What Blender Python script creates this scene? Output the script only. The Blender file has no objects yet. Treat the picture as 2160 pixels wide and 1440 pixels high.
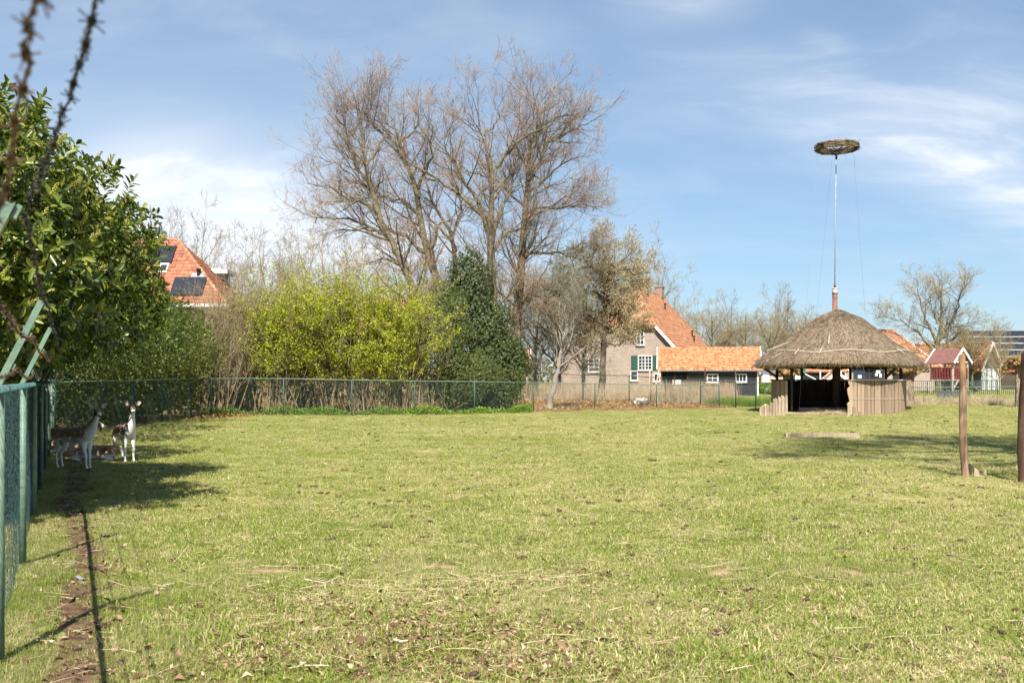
import bpy, bmesh, math, random
import numpy as np
from mathutils import Vector, Matrix, Euler
R = math.radians
rng = np.random.default_rng(11)
random.seed(5)
SC = bpy.context.scene
COL = SC.collection

# ------------------------------------------------------------------ camera, sky, sun, exposure
FPX, CX, HY, EYE = 2160.0, 1080.0, 801.0, 1.5
cam_d = bpy.data.cameras.new('camera'); cam = bpy.data.objects.new('camera', cam_d); COL.objects.link(cam)
cam.location = (0, 0, EYE); cam.rotation_euler = (R(90), 0, 0)
cam_d.lens = 36; cam_d.sensor_width = 36; cam_d.shift_y = 81/2160
cam_d.clip_start = 0.05; cam_d.clip_end = 4000
cam_d.dof.use_dof = True; cam_d.dof.focus_distance = 28; cam_d.dof.aperture_fstop = 7.0
SC.camera = cam
SC.view_settings.view_transform = 'Standard'; SC.view_settings.look = 'None'
SC.view_settings.exposure = 1.0; SC.view_settings.gamma = 1
SC.view_settings.use_curve_mapping = False

LIGHT = Vector((0.012, 0.842, -1.0)).normalized()
sun_d = bpy.data.lights.new('sun', 'SUN'); sun = bpy.data.objects.new('sun', sun_d); COL.objects.link(sun)
sun_d.energy = 5.0; sun_d.angle = R(0.5); sun_d.color = (1.0, 0.95, 0.87)
sun.rotation_euler = LIGHT.to_track_quat('-Z', 'Y').to_euler(); sun.location = (3, -20, 30)

world = bpy.data.worlds.new('World'); SC.world = world; world.use_nodes = True
def build_world():
    nt = world.node_tree; N = nt.nodes; L = nt.links; N.clear()
    out = N.new('ShaderNodeOutputWorld'); bg = N.new('ShaderNodeBackground'); bg.inputs[1].default_value = 0.078
    sky = N.new('ShaderNodeTexSky'); sky.sky_type = 'NISHITA'; sky.sun_disc = False
    sky.sun_elevation = math.asin(-LIGHT.z); sky.sun_rotation = R(180)
    sky.air_density = 0.9; sky.dust_density = 0.5; sky.ozone_density = 1.7
    tc = N.new('ShaderNodeTexCoord'); sep = N.new('ShaderNodeSeparateXYZ'); L.new(tc.outputs['Generated'], sep.inputs[0])
    def M(op, a, b=None, c=None, clamp=False):
        n = N.new('ShaderNodeMath'); n.operation = op; n.use_clamp = clamp
        for i, v in enumerate((a, b, c)):
            if v is None: continue
            if isinstance(v, (int, float)): n.inputs[i].default_value = v
            else: L.new(v, n.inputs[i])
        return n.outputs[0]
    zz = M('ADD', M('MAXIMUM', sep.outputs[2], 0.0), 0.22)
    cx = M('DIVIDE', sep.outputs[0], zz); cy = M('DIVIDE', sep.outputs[1], zz)
    cmb = N.new('ShaderNodeCombineXYZ'); L.new(cx, cmb.inputs[0]); L.new(cy, cmb.inputs[1])
    def noise(scale, detail, rough, sx=1, sy=1, rot=0, loc=(0, 0, 0), dist=0.0):
        mp = N.new('ShaderNodeMapping'); L.new(cmb.outputs[0], mp.inputs[0])
        mp.inputs['Scale'].default_value = (sx, sy, 1); mp.inputs['Rotation'].default_value = (0, 0, rot); mp.inputs['Location'].default_value = loc
        n = N.new('ShaderNodeTexNoise'); n.inputs['Scale'].default_value = scale; n.inputs['Detail'].default_value = detail
        n.inputs['Roughness'].default_value = rough; n.inputs['Distortion'].default_value = dist
        L.new(mp.outputs[0], n.inputs[0]); return n.outputs[0]
    n1 = noise(1.5, 8, 0.58, 1.0, 1.6, 0.5, (3.1, 1.7, 0), 0.3)
    n2 = noise(3.0, 9, 0.60, 0.75, 1.7, -0.5, (7.3, 0.4, 0), 0.6)
    v1 = N.new('ShaderNodeMapRange'); v1.interpolation_type = 'SMOOTHSTEP'; L.new(n1, v1.inputs[0]); v1.inputs[1].default_value = .42; v1.inputs[2].default_value = .78
    v2 = N.new('ShaderNodeMapRange'); v2.interpolation_type = 'SMOOTHSTEP'; L.new(n2, v2.inputs[0]); v2.inputs[1].default_value = .40; v2.inputs[2].default_value = .75
    tot = M('ADD', M('MULTIPLY_ADD', v1.outputs[0], 0.10, 0.07), M('MULTIPLY', v2.outputs[0], 0.06))
    # individual clouds seen over the paddock: soft lumps in direction space, torn by the noise
    xa = M('DIVIDE', sep.outputs[0], M('MAXIMUM', sep.outputs[1], 0.05)); ya = M('DIVIDE', sep.outputs[2], M('MAXIMUM', sep.outputs[1], 0.05))
    front = M('GREATER_THAN', sep.outputs[1], 0.1)
    for (px, py, wx, wy, amp, tilt, wisp) in CLOUDS:
        ex, ey = (px-CX)/FPX, (HY-py)/FPX
        dx = M('SUBTRACT', xa, ex); dy = M('SUBTRACT', ya, ey)
        ca, sa = math.cos(tilt), math.sin(tilt)
        u = M('DIVIDE', M('ADD', M('MULTIPLY', dx, ca), M('MULTIPLY', dy, sa)), wx/FPX)
        v = M('DIVIDE', M('SUBTRACT', M('MULTIPLY', dy, ca), M('MULTIPLY', dx, sa)), wy/FPX)
        g = M('POWER', 2.718, M('MULTIPLY', M('ADD', M('MULTIPLY', u, u), M('MULTIPLY', v, v)), -1.0))
        tear = M('MULTIPLY_ADD', v2.outputs[0] if wisp else v1.outputs[0], 0.62, 0.36)
        tot = M('ADD', tot, M('MULTIPLY', M('MULTIPLY', M('MULTIPLY', g, tear), front), amp))
    tot = M('MINIMUM', tot, 0.93)
    tint = N.new('ShaderNodeMixRGB'); tint.blend_type = 'MULTIPLY'; tint.inputs[0].default_value = 1; tint.inputs[2].default_value = (1.0, .965, .93, 1); L.new(sky.outputs[0], tint.inputs[1])
    mix = N.new('ShaderNodeMixRGB'); L.new(tot, mix.inputs[0]); gm = N.new('ShaderNodeGamma'); gm.inputs[1].default_value = 0.7; L.new(tint.outputs[0], gm.inputs[0])
    bal = N.new('ShaderNodeMixRGB'); bal.blend_type = 'MULTIPLY'; bal.inputs[0].default_value = 1; bal.inputs[2].default_value = (0.98, 1.30, 1.57, 1); L.new(gm.outputs[0], bal.inputs[1])
    L.new(bal.outputs[0], mix.inputs[1]); mix.inputs[2].default_value = (6.6, 6.9, 7.3, 1)
    L.new(mix.outputs[0], bg.inputs[0]); L.new(bg.outputs[0], out.inputs[0])
CLOUDS = [  # px, py, width, height, amount, tilt, wispy
    (430, 450, 400, 150, 1.2, -0.12, False), (600, 540, 360, 130, 1.2, 0.0, False), (300, 330, 180, 80, 0.6, 0.2, False),
    (1960, 320, 360, 90, 0.46, -0.42, True), (2130, 230, 240, 130, 0.34, -0.5, True), (1740, 230, 360, 110, 0.28, -0.25, True),
    (1450, 20, 150, 40, 0.4, 0.05, True), (2120, 395, 240, 80, 0.38, -0.3, True), (1740, 90, 60, 25, 0.3, -0.3, True),
    (250, 250, 900, 420, 0.28, 0.0, False), (1200, 700, 1500, 110, 0.12, 0.0, False)]
build_world()

# ------------------------------------------------------------------ geometry helpers
def nrm(v): return v/np.maximum(np.linalg.norm(v, axis=-1, keepdims=True), 1e-9)

def ground(x, y):
    x = np.asarray(x, float); y = np.asarray(y, float)
    z = 0.0125*np.clip(y-42, 0, 46)
    z = z + 0.25*np.exp(-((x-20.5)/5.0)**2-((y-46)/7.5)**2)
    z = z + 0.012*np.sin(x*1.3+y*0.7)*np.sin(y*0.9-x*0.4+1.0) + 0.008*np.sin(x*3.1+1.3)*np.sin(y*2.7)
    return z
def gz(x, y): return float(ground(x, y))
def P(px, py, d): return Vector(((px-CX)/FPX*d, d, EYE+(HY-py)/FPX*d))
def dfoot(py):
    d = 2160*EYE/(py-HY)
    return d if d <= 42 else (EYE+0.0125*42)/((py-HY)/FPX+0.0125)
def FP(px, py):
    d = dfoot(py); x = (px-CX)/FPX*d
    return Vector((x, d, gz(x, d)))
def GP(px, d):
    x = (px-CX)/FPX*d
    return Vector((x, d, gz(x, d)))

WM = {}                                    # world matrix of every built object, by name
def thing(name, label, cat, loc=(0, 0, 0), rotz=0.0, group=None):
    o = bpy.data.objects.new(name, None); COL.objects.link(o)
    o.empty_display_size = 0.2
    o.location = loc; o.rotation_euler = (0, 0, rotz)
    tag(o, label, cat, group)
    WM[o.name] = Matrix.Translation(Vector(loc)) @ Matrix.Rotation(rotz, 4, 'Z')
    return o
def tag(o, label=None, cat=None, group=None, kind=None):
    if label: o['label'] = label
    if cat: o['category'] = cat
    if group: o['group'] = group
    if kind: o['kind'] = kind
    return o

def mesh_np(name, verts, faces, mats, smooth=False):
    """verts (N,3); faces: list of (F,k) index arrays (or (array, material index) pairs)"""
    me = bpy.data.meshes.new(name)
    verts = np.asarray(verts, np.float32)
    me.vertices.add(len(verts)); me.vertices.foreach_set('co', verts.ravel())
    loops = []; starts = []; mi = []; at = 0
    for f in faces:
        m = 0
        if isinstance(f, tuple): f, m = f
        f = np.asarray(f, np.int32)
        if len(f) == 0: continue
        k = f.shape[1]
        loops.append(f.ravel()); starts.append(at+np.arange(len(f), dtype=np.int32)*k); at += len(f)*k
        mi.append(np.full(len(f), m, np.int32))
    loops = np.concatenate(loops); starts = np.concatenate(starts); mi = np.concatenate(mi)
    me.loops.add(len(loops)); me.loops.foreach_set('vertex_index', loops)
    me.polygons.add(len(starts)); me.polygons.foreach_set('loop_start', starts)
    me.polygons.foreach_set('material_index', mi)
    if smooth: me.polygons.foreach_set('use_smooth', np.ones(len(starts), bool))
    me.update(calc_edges=True); me.validate()
    for m in (mats if isinstance(mats, (list, tuple)) else [mats]): me.materials.append(m)
    return me

def link(name, me, parent=None, local=False):
    o = bpy.data.objects.new(name, me); COL.objects.link(o)
    if parent is not None:
        o.parent = parent; WM[o.name] = WM[parent.name]
        if not local:
            inv = WM[parent.name].inverted(); me.transform(inv)
    else: WM[o.name] = Matrix()
    return o

class MB:
    """collects shapes for one mesh"""
    def __init__(s): s.v = []; s.f = []; s.m = []
    def add(s, vs, fs, m=0):
        b = len(s.v); s.v += [tuple(v) for v in vs]
        for f in fs: s.f.append(tuple(b+i for i in f)); s.m.append(m)
        return s
    def box(s, c, size, rz=0.0, m=0, rot=None):
        x, y, z = size[0]/2, size[1]/2, size[2]/2
        M = (rot if rot is not None else Matrix.Rotation(rz, 3, 'Z')); c = Vector(c)
        vs = [c+M@Vector(p) for p in ((-x,-y,-z),(x,-y,-z),(x,y,-z),(-x,y,-z),(-x,-y,z),(x,-y,z),(x,y,z),(-x,y,z))]
        return s.add(vs, ((0,3,2,1),(4,5,6,7),(0,1,5,4),(1,2,6,5),(2,3,7,6),(3,0,4,7)), m)
    def beam(s, a, b, w, h, m=0, up=(0, 0, 1)):
        a = Vector(a); b = Vector(b); d = (b-a); L = d.length; d.normalize()
        side = d.cross(Vector(up))
        if side.length < 1e-4: side = d.cross(Vector((0, 1, 0)))
        side.normalize(); u = side.cross(d)
        vs = []
        for p in (a, b):
            for (i, j) in ((-1,-1),(1,-1),(1,1),(-1,1)): vs.append(p+side*(i*w/2)+u*(j*h/2))
        return s.add(vs, ((0,3,2,1),(4,5,6,7),(0,1,5,4),(1,2,6,5),(2,3,7,6),(3,0,4,7)), m)
    def tube(s, pts, rad, k=8, m=0, cap=True):
        pts = [Vector(p) for p in pts]
        if isinstance(rad, (int, float)): rad = [rad]*len(pts)
        rings = []; prev = None
        for i, p in enumerate(pts):
            t = (pts[min(i+1, len(pts)-1)]-pts[max(i-1, 0)]).normalized()
            if prev is None:
                u = t.cross(Vector((0, 0, 1)))
                if u.length < 0.05: u = t.cross(Vector((1, 0, 0)))
            else: u = prev-t*prev.dot(t)
            u.normalize(); prev = u; w = t.cross(u)
            rings.append([p+(u*math.cos(2*math.pi*j/k)+w*math.sin(2*math.pi*j/k))*rad[i] for j in range(k)])
        vs = [v for r in rings for v in r]; fs = []
        for i in range(len(pts)-1):
            for j in range(k): fs.append((i*k+j, i*k+(j+1)%k, (i+1)*k+(j+1)%k, (i+1)*k+j))
        if cap: fs.append(tuple(range(k-1, -1, -1))); n = (len(pts)-1)*k; fs.append(tuple(n+j for j in range(k)))
        return s.add(vs, fs, m)
    def lathe(s, prof, c=(0, 0, 0), k=32, m=0, jit=0.0, a0=0.0):
        c = Vector(c); vs = []; fs = []
        for (r, z) in prof:
            for j in range(k):
                a = a0+2*math.pi*j/k; rr = r*(1+random.uniform(-jit, jit))
                vs.append(c+Vector((rr*math.cos(a), rr*math.sin(a), z+random.uniform(-jit, jit)*0.5)))
        for i in range(len(prof)-1):
            for j in range(k): fs.append((i*k+j, i*k+(j+1)%k, (i+1)*k+(j+1)%k, (i+1)*k+j))
        return s.add(vs, fs, m)
    def prism(s, poly, ext, m=0):
        """planar polygon (3D points) pushed along ext"""
        n = len(poly); e = Vector(ext); a = [Vector(p) for p in poly]
        vs = a+[p+e for p in a]
        fs = [tuple(range(n)), tuple(range(2*n-1, n-1, -1))]
        for i in range(n): fs.append((i, n+i, n+(i+1)%n, (i+1)%n))
        return s.add(vs, fs, m)
    def ball(s, c, r, m=0, k=10, n=6, sc=(1, 1, 1)):
        c = Vector(c); vs = [c+Vector((0, 0, -r*sc[2]))]; fs = []
        for i in range(1, n):
            a = math.pi*i/n
            for j in range(k):
                b = 2*math.pi*j/k
                vs.append(c+Vector((r*sc[0]*math.sin(a)*math.cos(b), r*sc[1]*math.sin(a)*math.sin(b), -r*sc[2]*math.cos(a))))
        vs.append(c+Vector((0, 0, r*sc[2]))); top = len(vs)-1
        for j in range(k): fs.append((0, 1+(j+1)%k, 1+j))
        for i in range(n-2):
            for j in range(k): fs.append((1+i*k+j, 1+i*k+(j+1)%k, 1+(i+1)*k+(j+1)%k, 1+(i+1)*k+j))
        for j in range(k): fs.append((top, 1+(n-2)*k+j, 1+(n-2)*k+(j+1)%k))
        return s.add(vs, fs, m)
    def mesh(s, name, mats, smooth=False, fix=True):
        me = bpy.data.meshes.new(name); me.from_pydata(s.v, [], s.f)
        for m in (mats if isinstance(mats, (list, tuple)) else [mats]): me.materials.append(m)
        me.polygons.foreach_set('material_index', s.m)
        if smooth: me.polygons.foreach_set('use_smooth', [True]*len(s.f))
        if fix:
            bm = bmesh.new(); bm.from_mesh(me); bmesh.ops.recalc_face_normals(bm, faces=bm.faces); bm.to_mesh(me); bm.free()
        me.update(); return me
    def build(s, name, mats, parent=None, smooth=False, local=False):
        return link(name, s.mesh(name, mats, smooth), parent, local)

# vectorised tubes, growth, leaves -----------------------------------------------------------
def tubes(pts, rad, k=3):
    pts = np.asarray(pts, float); rad = np.asarray(rad, float)
    M, n, _ = pts.shape
    d = nrm(pts[:, -1]-pts[:, 0]); ref = np.where(np.abs(d[:, 2:3]) > 0.9, np.array([[1., 0, 0]]), np.array([[0, 0, 1.]]))
    u = nrm(np.cross(d, ref)); w = np.cross(d, u)
    a = np.arange(k)*2*np.pi/k
    off = np.cos(a)[None, :, None]*u[:, None, :]+np.sin(a)[None, :, None]*w[:, None, :]
    v = pts[:, :, None, :]+rad[:, :, None, None]*off[:, None, :, :]
    idx = np.arange(M*n*k).reshape(M, n, k)
    q = np.stack([idx[:, :-1, :], np.roll(idx, -1, 2)[:, :-1, :], np.roll(idx, -1, 2)[:, 1:, :], idx[:, 1:, :]], -1).reshape(-1, 4)
    return v.reshape(-1, 3), q
def merge(parts):
    vs = []; fs = []; b = 0
    for v, f in parts:
        if len(v) == 0: continue
        vs.append(v); fs.append(np.asarray(f)+b); b += len(v)
    return np.concatenate(vs), fs
def lines(start, dirs, length, n, wig=0.2, up=0.0, taper_up=True):
    M = len(start); pts = np.zeros((M, n, 3)); pts[:, 0] = start; d = nrm(np.array(dirs, float))
    st = (np.asarray(length)/(n-1))[:, None]
    for i in range(1, n):
        d = nrm(d+wig*rng.normal(size=(M, 3))+np.array([0, 0, up]))
        pts[:, i] = pts[:, i-1]+d*st
    return pts
def children(pts, rad, k, t0=0.2, t1=1.0, ang=45, angj=12, ratio=0.5, n=5, wig=0.15, up=0.05, rf=0.6, taper=0.6, rmin=0.004, lenj=0.35, lens=None, by_len=False):
    L = np.linalg.norm(np.diff(pts, axis=1), axis=2).sum(1)
    if by_len:                                       # long limbs carry more shoots than short ones
        pick = rng.choice(len(pts), len(pts)*k, p=L/L.sum()); pts = pts[pick]; rad = rad[pick]; L = L[pick]; k = 1
    M, m, _ = pts.shape
    t = rng.uniform(t0, t1, (M, k)); x = t*(m-1); i0 = np.minimum(x.astype(int), m-2); f = (x-i0)[..., None]
    r_ = np.arange(M)[:, None]
    p = pts[r_, i0]*(1-f)+pts[r_, i0+1]*f; tg = nrm(pts[r_, i0+1]-pts[r_, i0])
    rr = rad[r_, i0]*(1-f[..., 0])+rad[r_, i0+1]*f[..., 0]
    rnd = nrm(rng.normal(size=(M, k, 3))); pp = nrm(np.cross(tg, rnd))
    an = np.radians(rng.normal(ang, angj, (M, k)))[..., None]
    d = tg*np.cos(an)+pp*np.sin(an)
    ln = ratio*L[:, None]*(1.15-0.6*t)*rng.uniform(1-lenj, 1+lenj, (M, k))
    if lens is not None: ln = np.clip(ln, *lens)
    c = lines(p.reshape(-1, 3), d.reshape(-1, 3), ln.ravel(), n, wig, up)
    r0 = np.maximum(rr.ravel()*rf, rmin)
    cr = r0[:, None]*np.linspace(1, 1-taper, n)[None, :]
    return c, np.maximum(cr, rmin*0.5)
def resample(poly, n):
    p = np.array([tuple(q) for q in poly], float)
    s = np.concatenate([[0], np.cumsum(np.linalg.norm(np.diff(p, axis=0), axis=1))])
    t = np.linspace(0, s[-1], n)
    return np.stack([np.interp(t, s, p[:, i]) for i in range(3)], 1)
def leaf_quads(pos, dirs, L, W, fold=0.25, hint=None):
    """pointed leaves folded along the midrib"""
    M = len(pos); dirs = nrm(dirs)
    h = rng.normal(size=(M, 3)) if hint is None else hint
    side = nrm(np.cross(dirs, h)); up = np.cross(side, dirs)
    L = np.broadcast_to(np.asarray(L, float), (M,))[:, None]; W = np.broadcast_to(np.asarray(W, float), (M,))[:, None]
    b = pos; t = pos+dirs*L
    mid = pos+dirs*L*0.45+up*(W*fold)
    v = np.stack([b, mid+side*W/2, t, mid-side*W/2], 1).reshape(-1, 3)
    i = np.arange(M)[:, None]*4
    return v, np.concatenate([i+np.array([[0, 1, 2]]), i+np.array([[0, 2, 3]])], 0)
def leaf_long(pos, dirs, L, W, hint, fold=0.18, bend=0.12):
    M = len(pos); dirs = nrm(dirs); side = nrm(np.cross(dirs, hint)); up = np.cross(side, dirs)
    L = np.asarray(L)[:, None]; W = np.asarray(W)[:, None]
    e = lambda t, s, h: pos+dirs*L*t+side*W*s+up*(W*h-L*bend*t*t)
    v = np.stack([e(0, 0, 0), e(.3, .42, fold), e(.68, .46, fold), e(1, 0, 0), e(.68, -.46, fold), e(.3, -.42, fold)], 1).reshape(-1, 3)
    i = np.arange(M)[:, None]*6
    return v, np.concatenate([i+np.array([[0, 1, 2, 3]]), i+np.array([[0, 3, 4, 5]])], 0)
# ------------------------------------------------------------------ materials
def nt_new(name):
    m = bpy.data.materials.new(name); m.use_nodes = True
    nt = m.node_tree; nt.nodes.clear()
    out = nt.nodes.new('ShaderNodeOutputMaterial'); b = nt.nodes.new('ShaderNodeBsdfPrincipled')
    nt.links.new(b.outputs[0], out.inputs[0]); return m, nt, b, out
def c4(c): return (c[0], c[1], c[2], 1)
def mixrgb(nt, fac, a, b, blend='MIX'):
    n = nt.nodes.new('ShaderNodeMixRGB'); n.blend_type = blend
    for i, v in enumerate((fac, a, b)):
        if isinstance(v, (int, float)): n.inputs[i].default_value = v
        elif isinstance(v, tuple): n.inputs[i].default_value = c4(v)
        else: nt.links.new(v, n.inputs[i])
    return n.outputs[0]
def ramp(nt, x, a, b, sm=True):
    n = nt.nodes.new('ShaderNodeMapRange'); n.interpolation_type = 'SMOOTHSTEP' if sm else 'LINEAR'
    nt.links.new(x, n.inputs[0]); n.inputs[1].default_value = a; n.inputs[2].default_value = b; return n.outputs[0]
def math_(nt, op, a, b=0.0, clamp=False):
    n = nt.nodes.new('ShaderNodeMath'); n.operation = op; n.use_clamp = clamp
    for i, v in enumerate((a, b)):
        if isinstance(v, (int, float)): n.inputs[i].default_value = v
        else: nt.links.new(v, n.inputs[i])
    return n.outputs[0]
def coords(nt, space='Object', scale=(1, 1, 1), rot=(0, 0, 0)):
    if space == 'World': o = nt.nodes.new('ShaderNodeNewGeometry').outputs['Position']
    else: o = nt.nodes.new('ShaderNodeTexCoord').outputs[space]
    mp = nt.nodes.new('ShaderNodeMapping'); nt.links.new(o, mp.inputs[0]); mp.inputs['Scale'].default_value = scale; mp.inputs['Rotation'].default_value = rot
    return mp.outputs[0]
def noise(nt, co, scale, detail=4, rough=0.55, dist=0.0):
    n = nt.nodes.new('ShaderNodeTexNoise'); nt.links.new(co, n.inputs[0]); n.inputs['Scale'].default_value = scale
    n.inputs['Detail'].default_value = detail; n.inputs['Roughness'].default_value = rough; n.inputs['Distortion'].default_value = dist
    return n.outputs[0]
def bump(nt, b, h, strength=0.3, dist=0.02):
    n = nt.nodes.new('ShaderNodeBump'); n.inputs['Strength'].default_value = strength; n.inputs['Distance'].default_value = dist
    nt.links.new(h, n.inputs['Height']); nt.links.new(n.outputs[0], b.inputs['Normal'])
def island(nt): return nt.nodes.new('ShaderNodeNewGeometry').outputs['Random Per Island']
def objrand(nt): return nt.nodes.new('ShaderNodeObjectInfo').outputs['Random']

def mat(name, c1, c2=None, scale=6.0, rough=0.75, bmp=0.0, space='Object', stretch=(1, 1, 1), isl=False, objr=False, metal=0.0, spec=0.4, detail=5, lo=.35, hi=.65, bd=0.01, amp=(.68, 1.25)):
    m, nt, b, out = nt_new(name)
    co = coords(nt, space, stretch)
    n = noise(nt, co, scale, detail)
    col = mixrgb(nt, ramp(nt, n, lo, hi), c1, c2 if c2 else tuple(x*0.8 for x in c1))
    if isl or objr:
        r = island(nt) if isl else objrand(nt)
        col = mixrgb(nt, 1.0, col, mixrgb(nt, r, (amp[0],)*3, (amp[1],)*3), 'MULTIPLY')
    nt.links.new(col, b.inputs['Base Color']); b.inputs['Roughness'].default_value = rough; b.inputs['Metallic'].default_value = metal
    b.inputs['Specular IOR Level'].default_value = spec
    if bmp: bump(nt, b, n, bmp, bd)
    return m

def leaf_mat(name, ca, cb, cc=None, rough=0.5, trans=0.35, spec=0.4, big=0.0, bigcol=None):
    """leaf colours vary leaf by leaf; some light passes through"""
    m, nt, b, out = nt_new(name)
    r = island(nt)
    cr = nt.nodes.new('ShaderNodeValToRGB'); nt.links.new(r, cr.inputs[0]); e = cr.color_ramp.elements
    e[0].color = c4(ca); e[1].color = c4(cb); e[0].position = 0.1; e[1].position = 0.75
    if cc: x = e.new(0.96); x.color = c4(cc)
    col = cr.outputs[0]
    if big:
        n = noise(nt, coords(nt, 'World'), big, 3)
        col = mixrgb(nt, ramp(nt, n, .4, .62), col, bigcol)
    nt.links.new(col, b.inputs['Base Color']); b.inputs['Roughness'].default_value = rough; b.inputs['Specular IOR Level'].default_value = spec
    t = nt.nodes.new('ShaderNodeBsdfTranslucent'); nt.links.new(mixrgb(nt, 1.0, col, (1.15, 1.2, .7), 'MULTIPLY'), t.inputs[0])
    mx = nt.nodes.new('ShaderNodeMixShader'); mx.inputs[0].default_value = trans
    nt.links.new(b.outputs[0], mx.inputs[1]); nt.links.new(t.outputs[0], mx.inputs[2]); nt.links.new(mx.outputs[0], out.inputs[0])
    return m

def grass_mat():
    m, nt, b, out = nt_new('grass_blades')
    r = island(nt); w = coords(nt, 'World')
    big = noise(nt, w, 0.22, 4, 0.6); mid = noise(nt, w, 1.4, 4, 0.6)
    dry = math_(nt, 'ADD', math_(nt, 'MULTIPLY', math_(nt, 'SUBTRACT', big, 0.5), 2.0), math_(nt, 'ADD', math_(nt, 'MULTIPLY', math_(nt, 'SUBTRACT', mid, 0.5), 2.0), math_(nt, 'MULTIPLY', math_(nt, 'SUBTRACT', noise(nt, w, 6.0, 3, .6), 0.5), 2.2)))
    far = nt.nodes.new('ShaderNodeSeparateXYZ'); nt.links.new(nt.nodes.new('ShaderNodeNewGeometry').outputs['Position'], far.inputs[0])
    dry = math_(nt, 'ADD', dry, math_(nt, 'MULTIPLY', ramp(nt, far.outputs[0], -9.0, 4.0), 0.16))
    f = math_(nt, 'ADD', math_(nt, 'MULTIPLY', math_(nt, 'SUBTRACT', r, 0.60), 2.2), dry)
    f = ramp(nt, f, -0.25, 0.45)
    green = mixrgb(nt, math_(nt, 'FRACT', math_(nt, 'MULTIPLY', r, 17.3)), (.12, .19, .016), (.28, .335, .040))
    straw = mixrgb(nt, math_(nt, 'FRACT', math_(nt, 'MULTIPLY', r, 31.7)), (.40, .33, .15), (.70, .61, .34))
    col = mixrgb(nt, f, green, straw)
    nt.links.new(col, b.inputs['Base Color']); b.inputs['Roughness'].default_value = 0.65; b.inputs['Specular IOR Level'].default_value = 0.25
    t = nt.nodes.new('ShaderNodeBsdfTranslucent'); nt.links.new(col, t.inputs[0])
    mx = nt.nodes.new('ShaderNodeMixShader'); mx.inputs[0].default_value = 0.3
    nt.links.new(b.outputs[0], mx.inputs[1]); nt.links.new(t.outputs[0], mx.inputs[2]); nt.links.new(mx.outputs[0], out.inputs[0])
    return m
def ground_mat():
    m, nt, b, out = nt_new('turf_ground')
    w = coords(nt, 'World')
    big = noise(nt, w, 0.25, 4, .6); fine = noise(nt, w, 9.0, 6, .7); mid = noise(nt, w, 1.4, 4, .6)
    green = mixrgb(nt, fine, (.10, .125, .024), (.27, .28, .075))
    tan = mixrgb(nt, fine, (.26, .20, .095), (.50, .41, .21))
    s = math_(nt, 'ADD', math_(nt, 'ADD', math_(nt, 'MULTIPLY', big, .6), math_(nt, 'MULTIPLY', mid, .5)), math_(nt, 'MULTIPLY', fine, .5))
    col = mixrgb(nt, ramp(nt, s, .66, .98), green, tan)
    at = nt.nodes.new('ShaderNodeAttribute'); at.attribute_name = 'litter'
    lit = math_(nt, 'MULTIPLY', at.outputs['Fac'], ramp(nt, noise(nt, w, 0.9, 5, .65), .25, .5))
    col = mixrgb(nt, lit, col, mixrgb(nt, fine, (.07, .04, .022), (.27, .15, .075)))
    nt.links.new(col, b.inputs['Base Color']); b.inputs['Roughness'].default_value = .95; b.inputs['Specular IOR Level'].default_value = .1
    bump(nt, b, fine, .5, .03); return m
def brick_mat(name, c1, c2, mortar, scale=1.0):
    m, nt, b, out = nt_new(name)
    tc = nt.nodes.new('ShaderNodeTexCoord'); sp = nt.nodes.new('ShaderNodeSeparateXYZ'); nt.links.new(tc.outputs['Object'], sp.inputs[0])
    cm = nt.nodes.new('ShaderNodeCombineXYZ'); nt.links.new(math_(nt, 'ADD', sp.outputs[0], sp.outputs[1]), cm.inputs[0]); nt.links.new(sp.outputs[2], cm.inputs[1])
    br = nt.nodes.new('ShaderNodeTexBrick'); nt.links.new(cm.outputs[0], br.inputs[0])
    br.inputs['Color1'].default_value = c4(c1); br.inputs['Color2'].default_value = c4(c2); br.inputs['Mortar'].default_value = c4(mortar)
    br.inputs['Scale'].default_value = scale; br.inputs['Mortar Size'].default_value = .012; br.inputs['Brick Width'].default_value = .23; br.inputs['Row Height'].default_value = .07
    n = noise(nt, tc.outputs['Object'], 1.2, 5, .65)
    col = mixrgb(nt, 1.0, br.outputs[0], mixrgb(nt, n, (.72, .72, .74), (1.25, 1.22, 1.2)), 'MULTIPLY')
    nt.links.new(col, b.inputs['Base Color']); b.inputs['Roughness'].default_value = .9; bump(nt, b, br.outputs['Fac'], -.3, .01); return m
def wood_mat(name, c1, c2, c3, obj=True):
    """grain runs along local z; weathering differs piece by piece"""
    m, nt, b, out = nt_new(name)
    co = coords(nt, 'Object', (9, 9, .7)); n = noise(nt, co, 3.0, 7, .65, .4)
    n2 = noise(nt, coords(nt, 'Object', (1, 1, .8)), 1.6, 4, .6)
    col = mixrgb(nt, ramp(nt, n, .3, .7), c1, c2); col = mixrgb(nt, ramp(nt, n2, .45, .7), col, c3)
    if obj: col = mixrgb(nt, 1.0, col, mixrgb(nt, objrand(nt), (.72, .70, .68), (1.2, 1.18, 1.15)), 'MULTIPLY')
    nt.links.new(col, b.inputs['Base Color']); b.inputs['Roughness'].default_value = .85; b.inputs['Specular IOR Level'].default_value = .2
    bump(nt, b, n, .5, .01); return m
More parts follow.
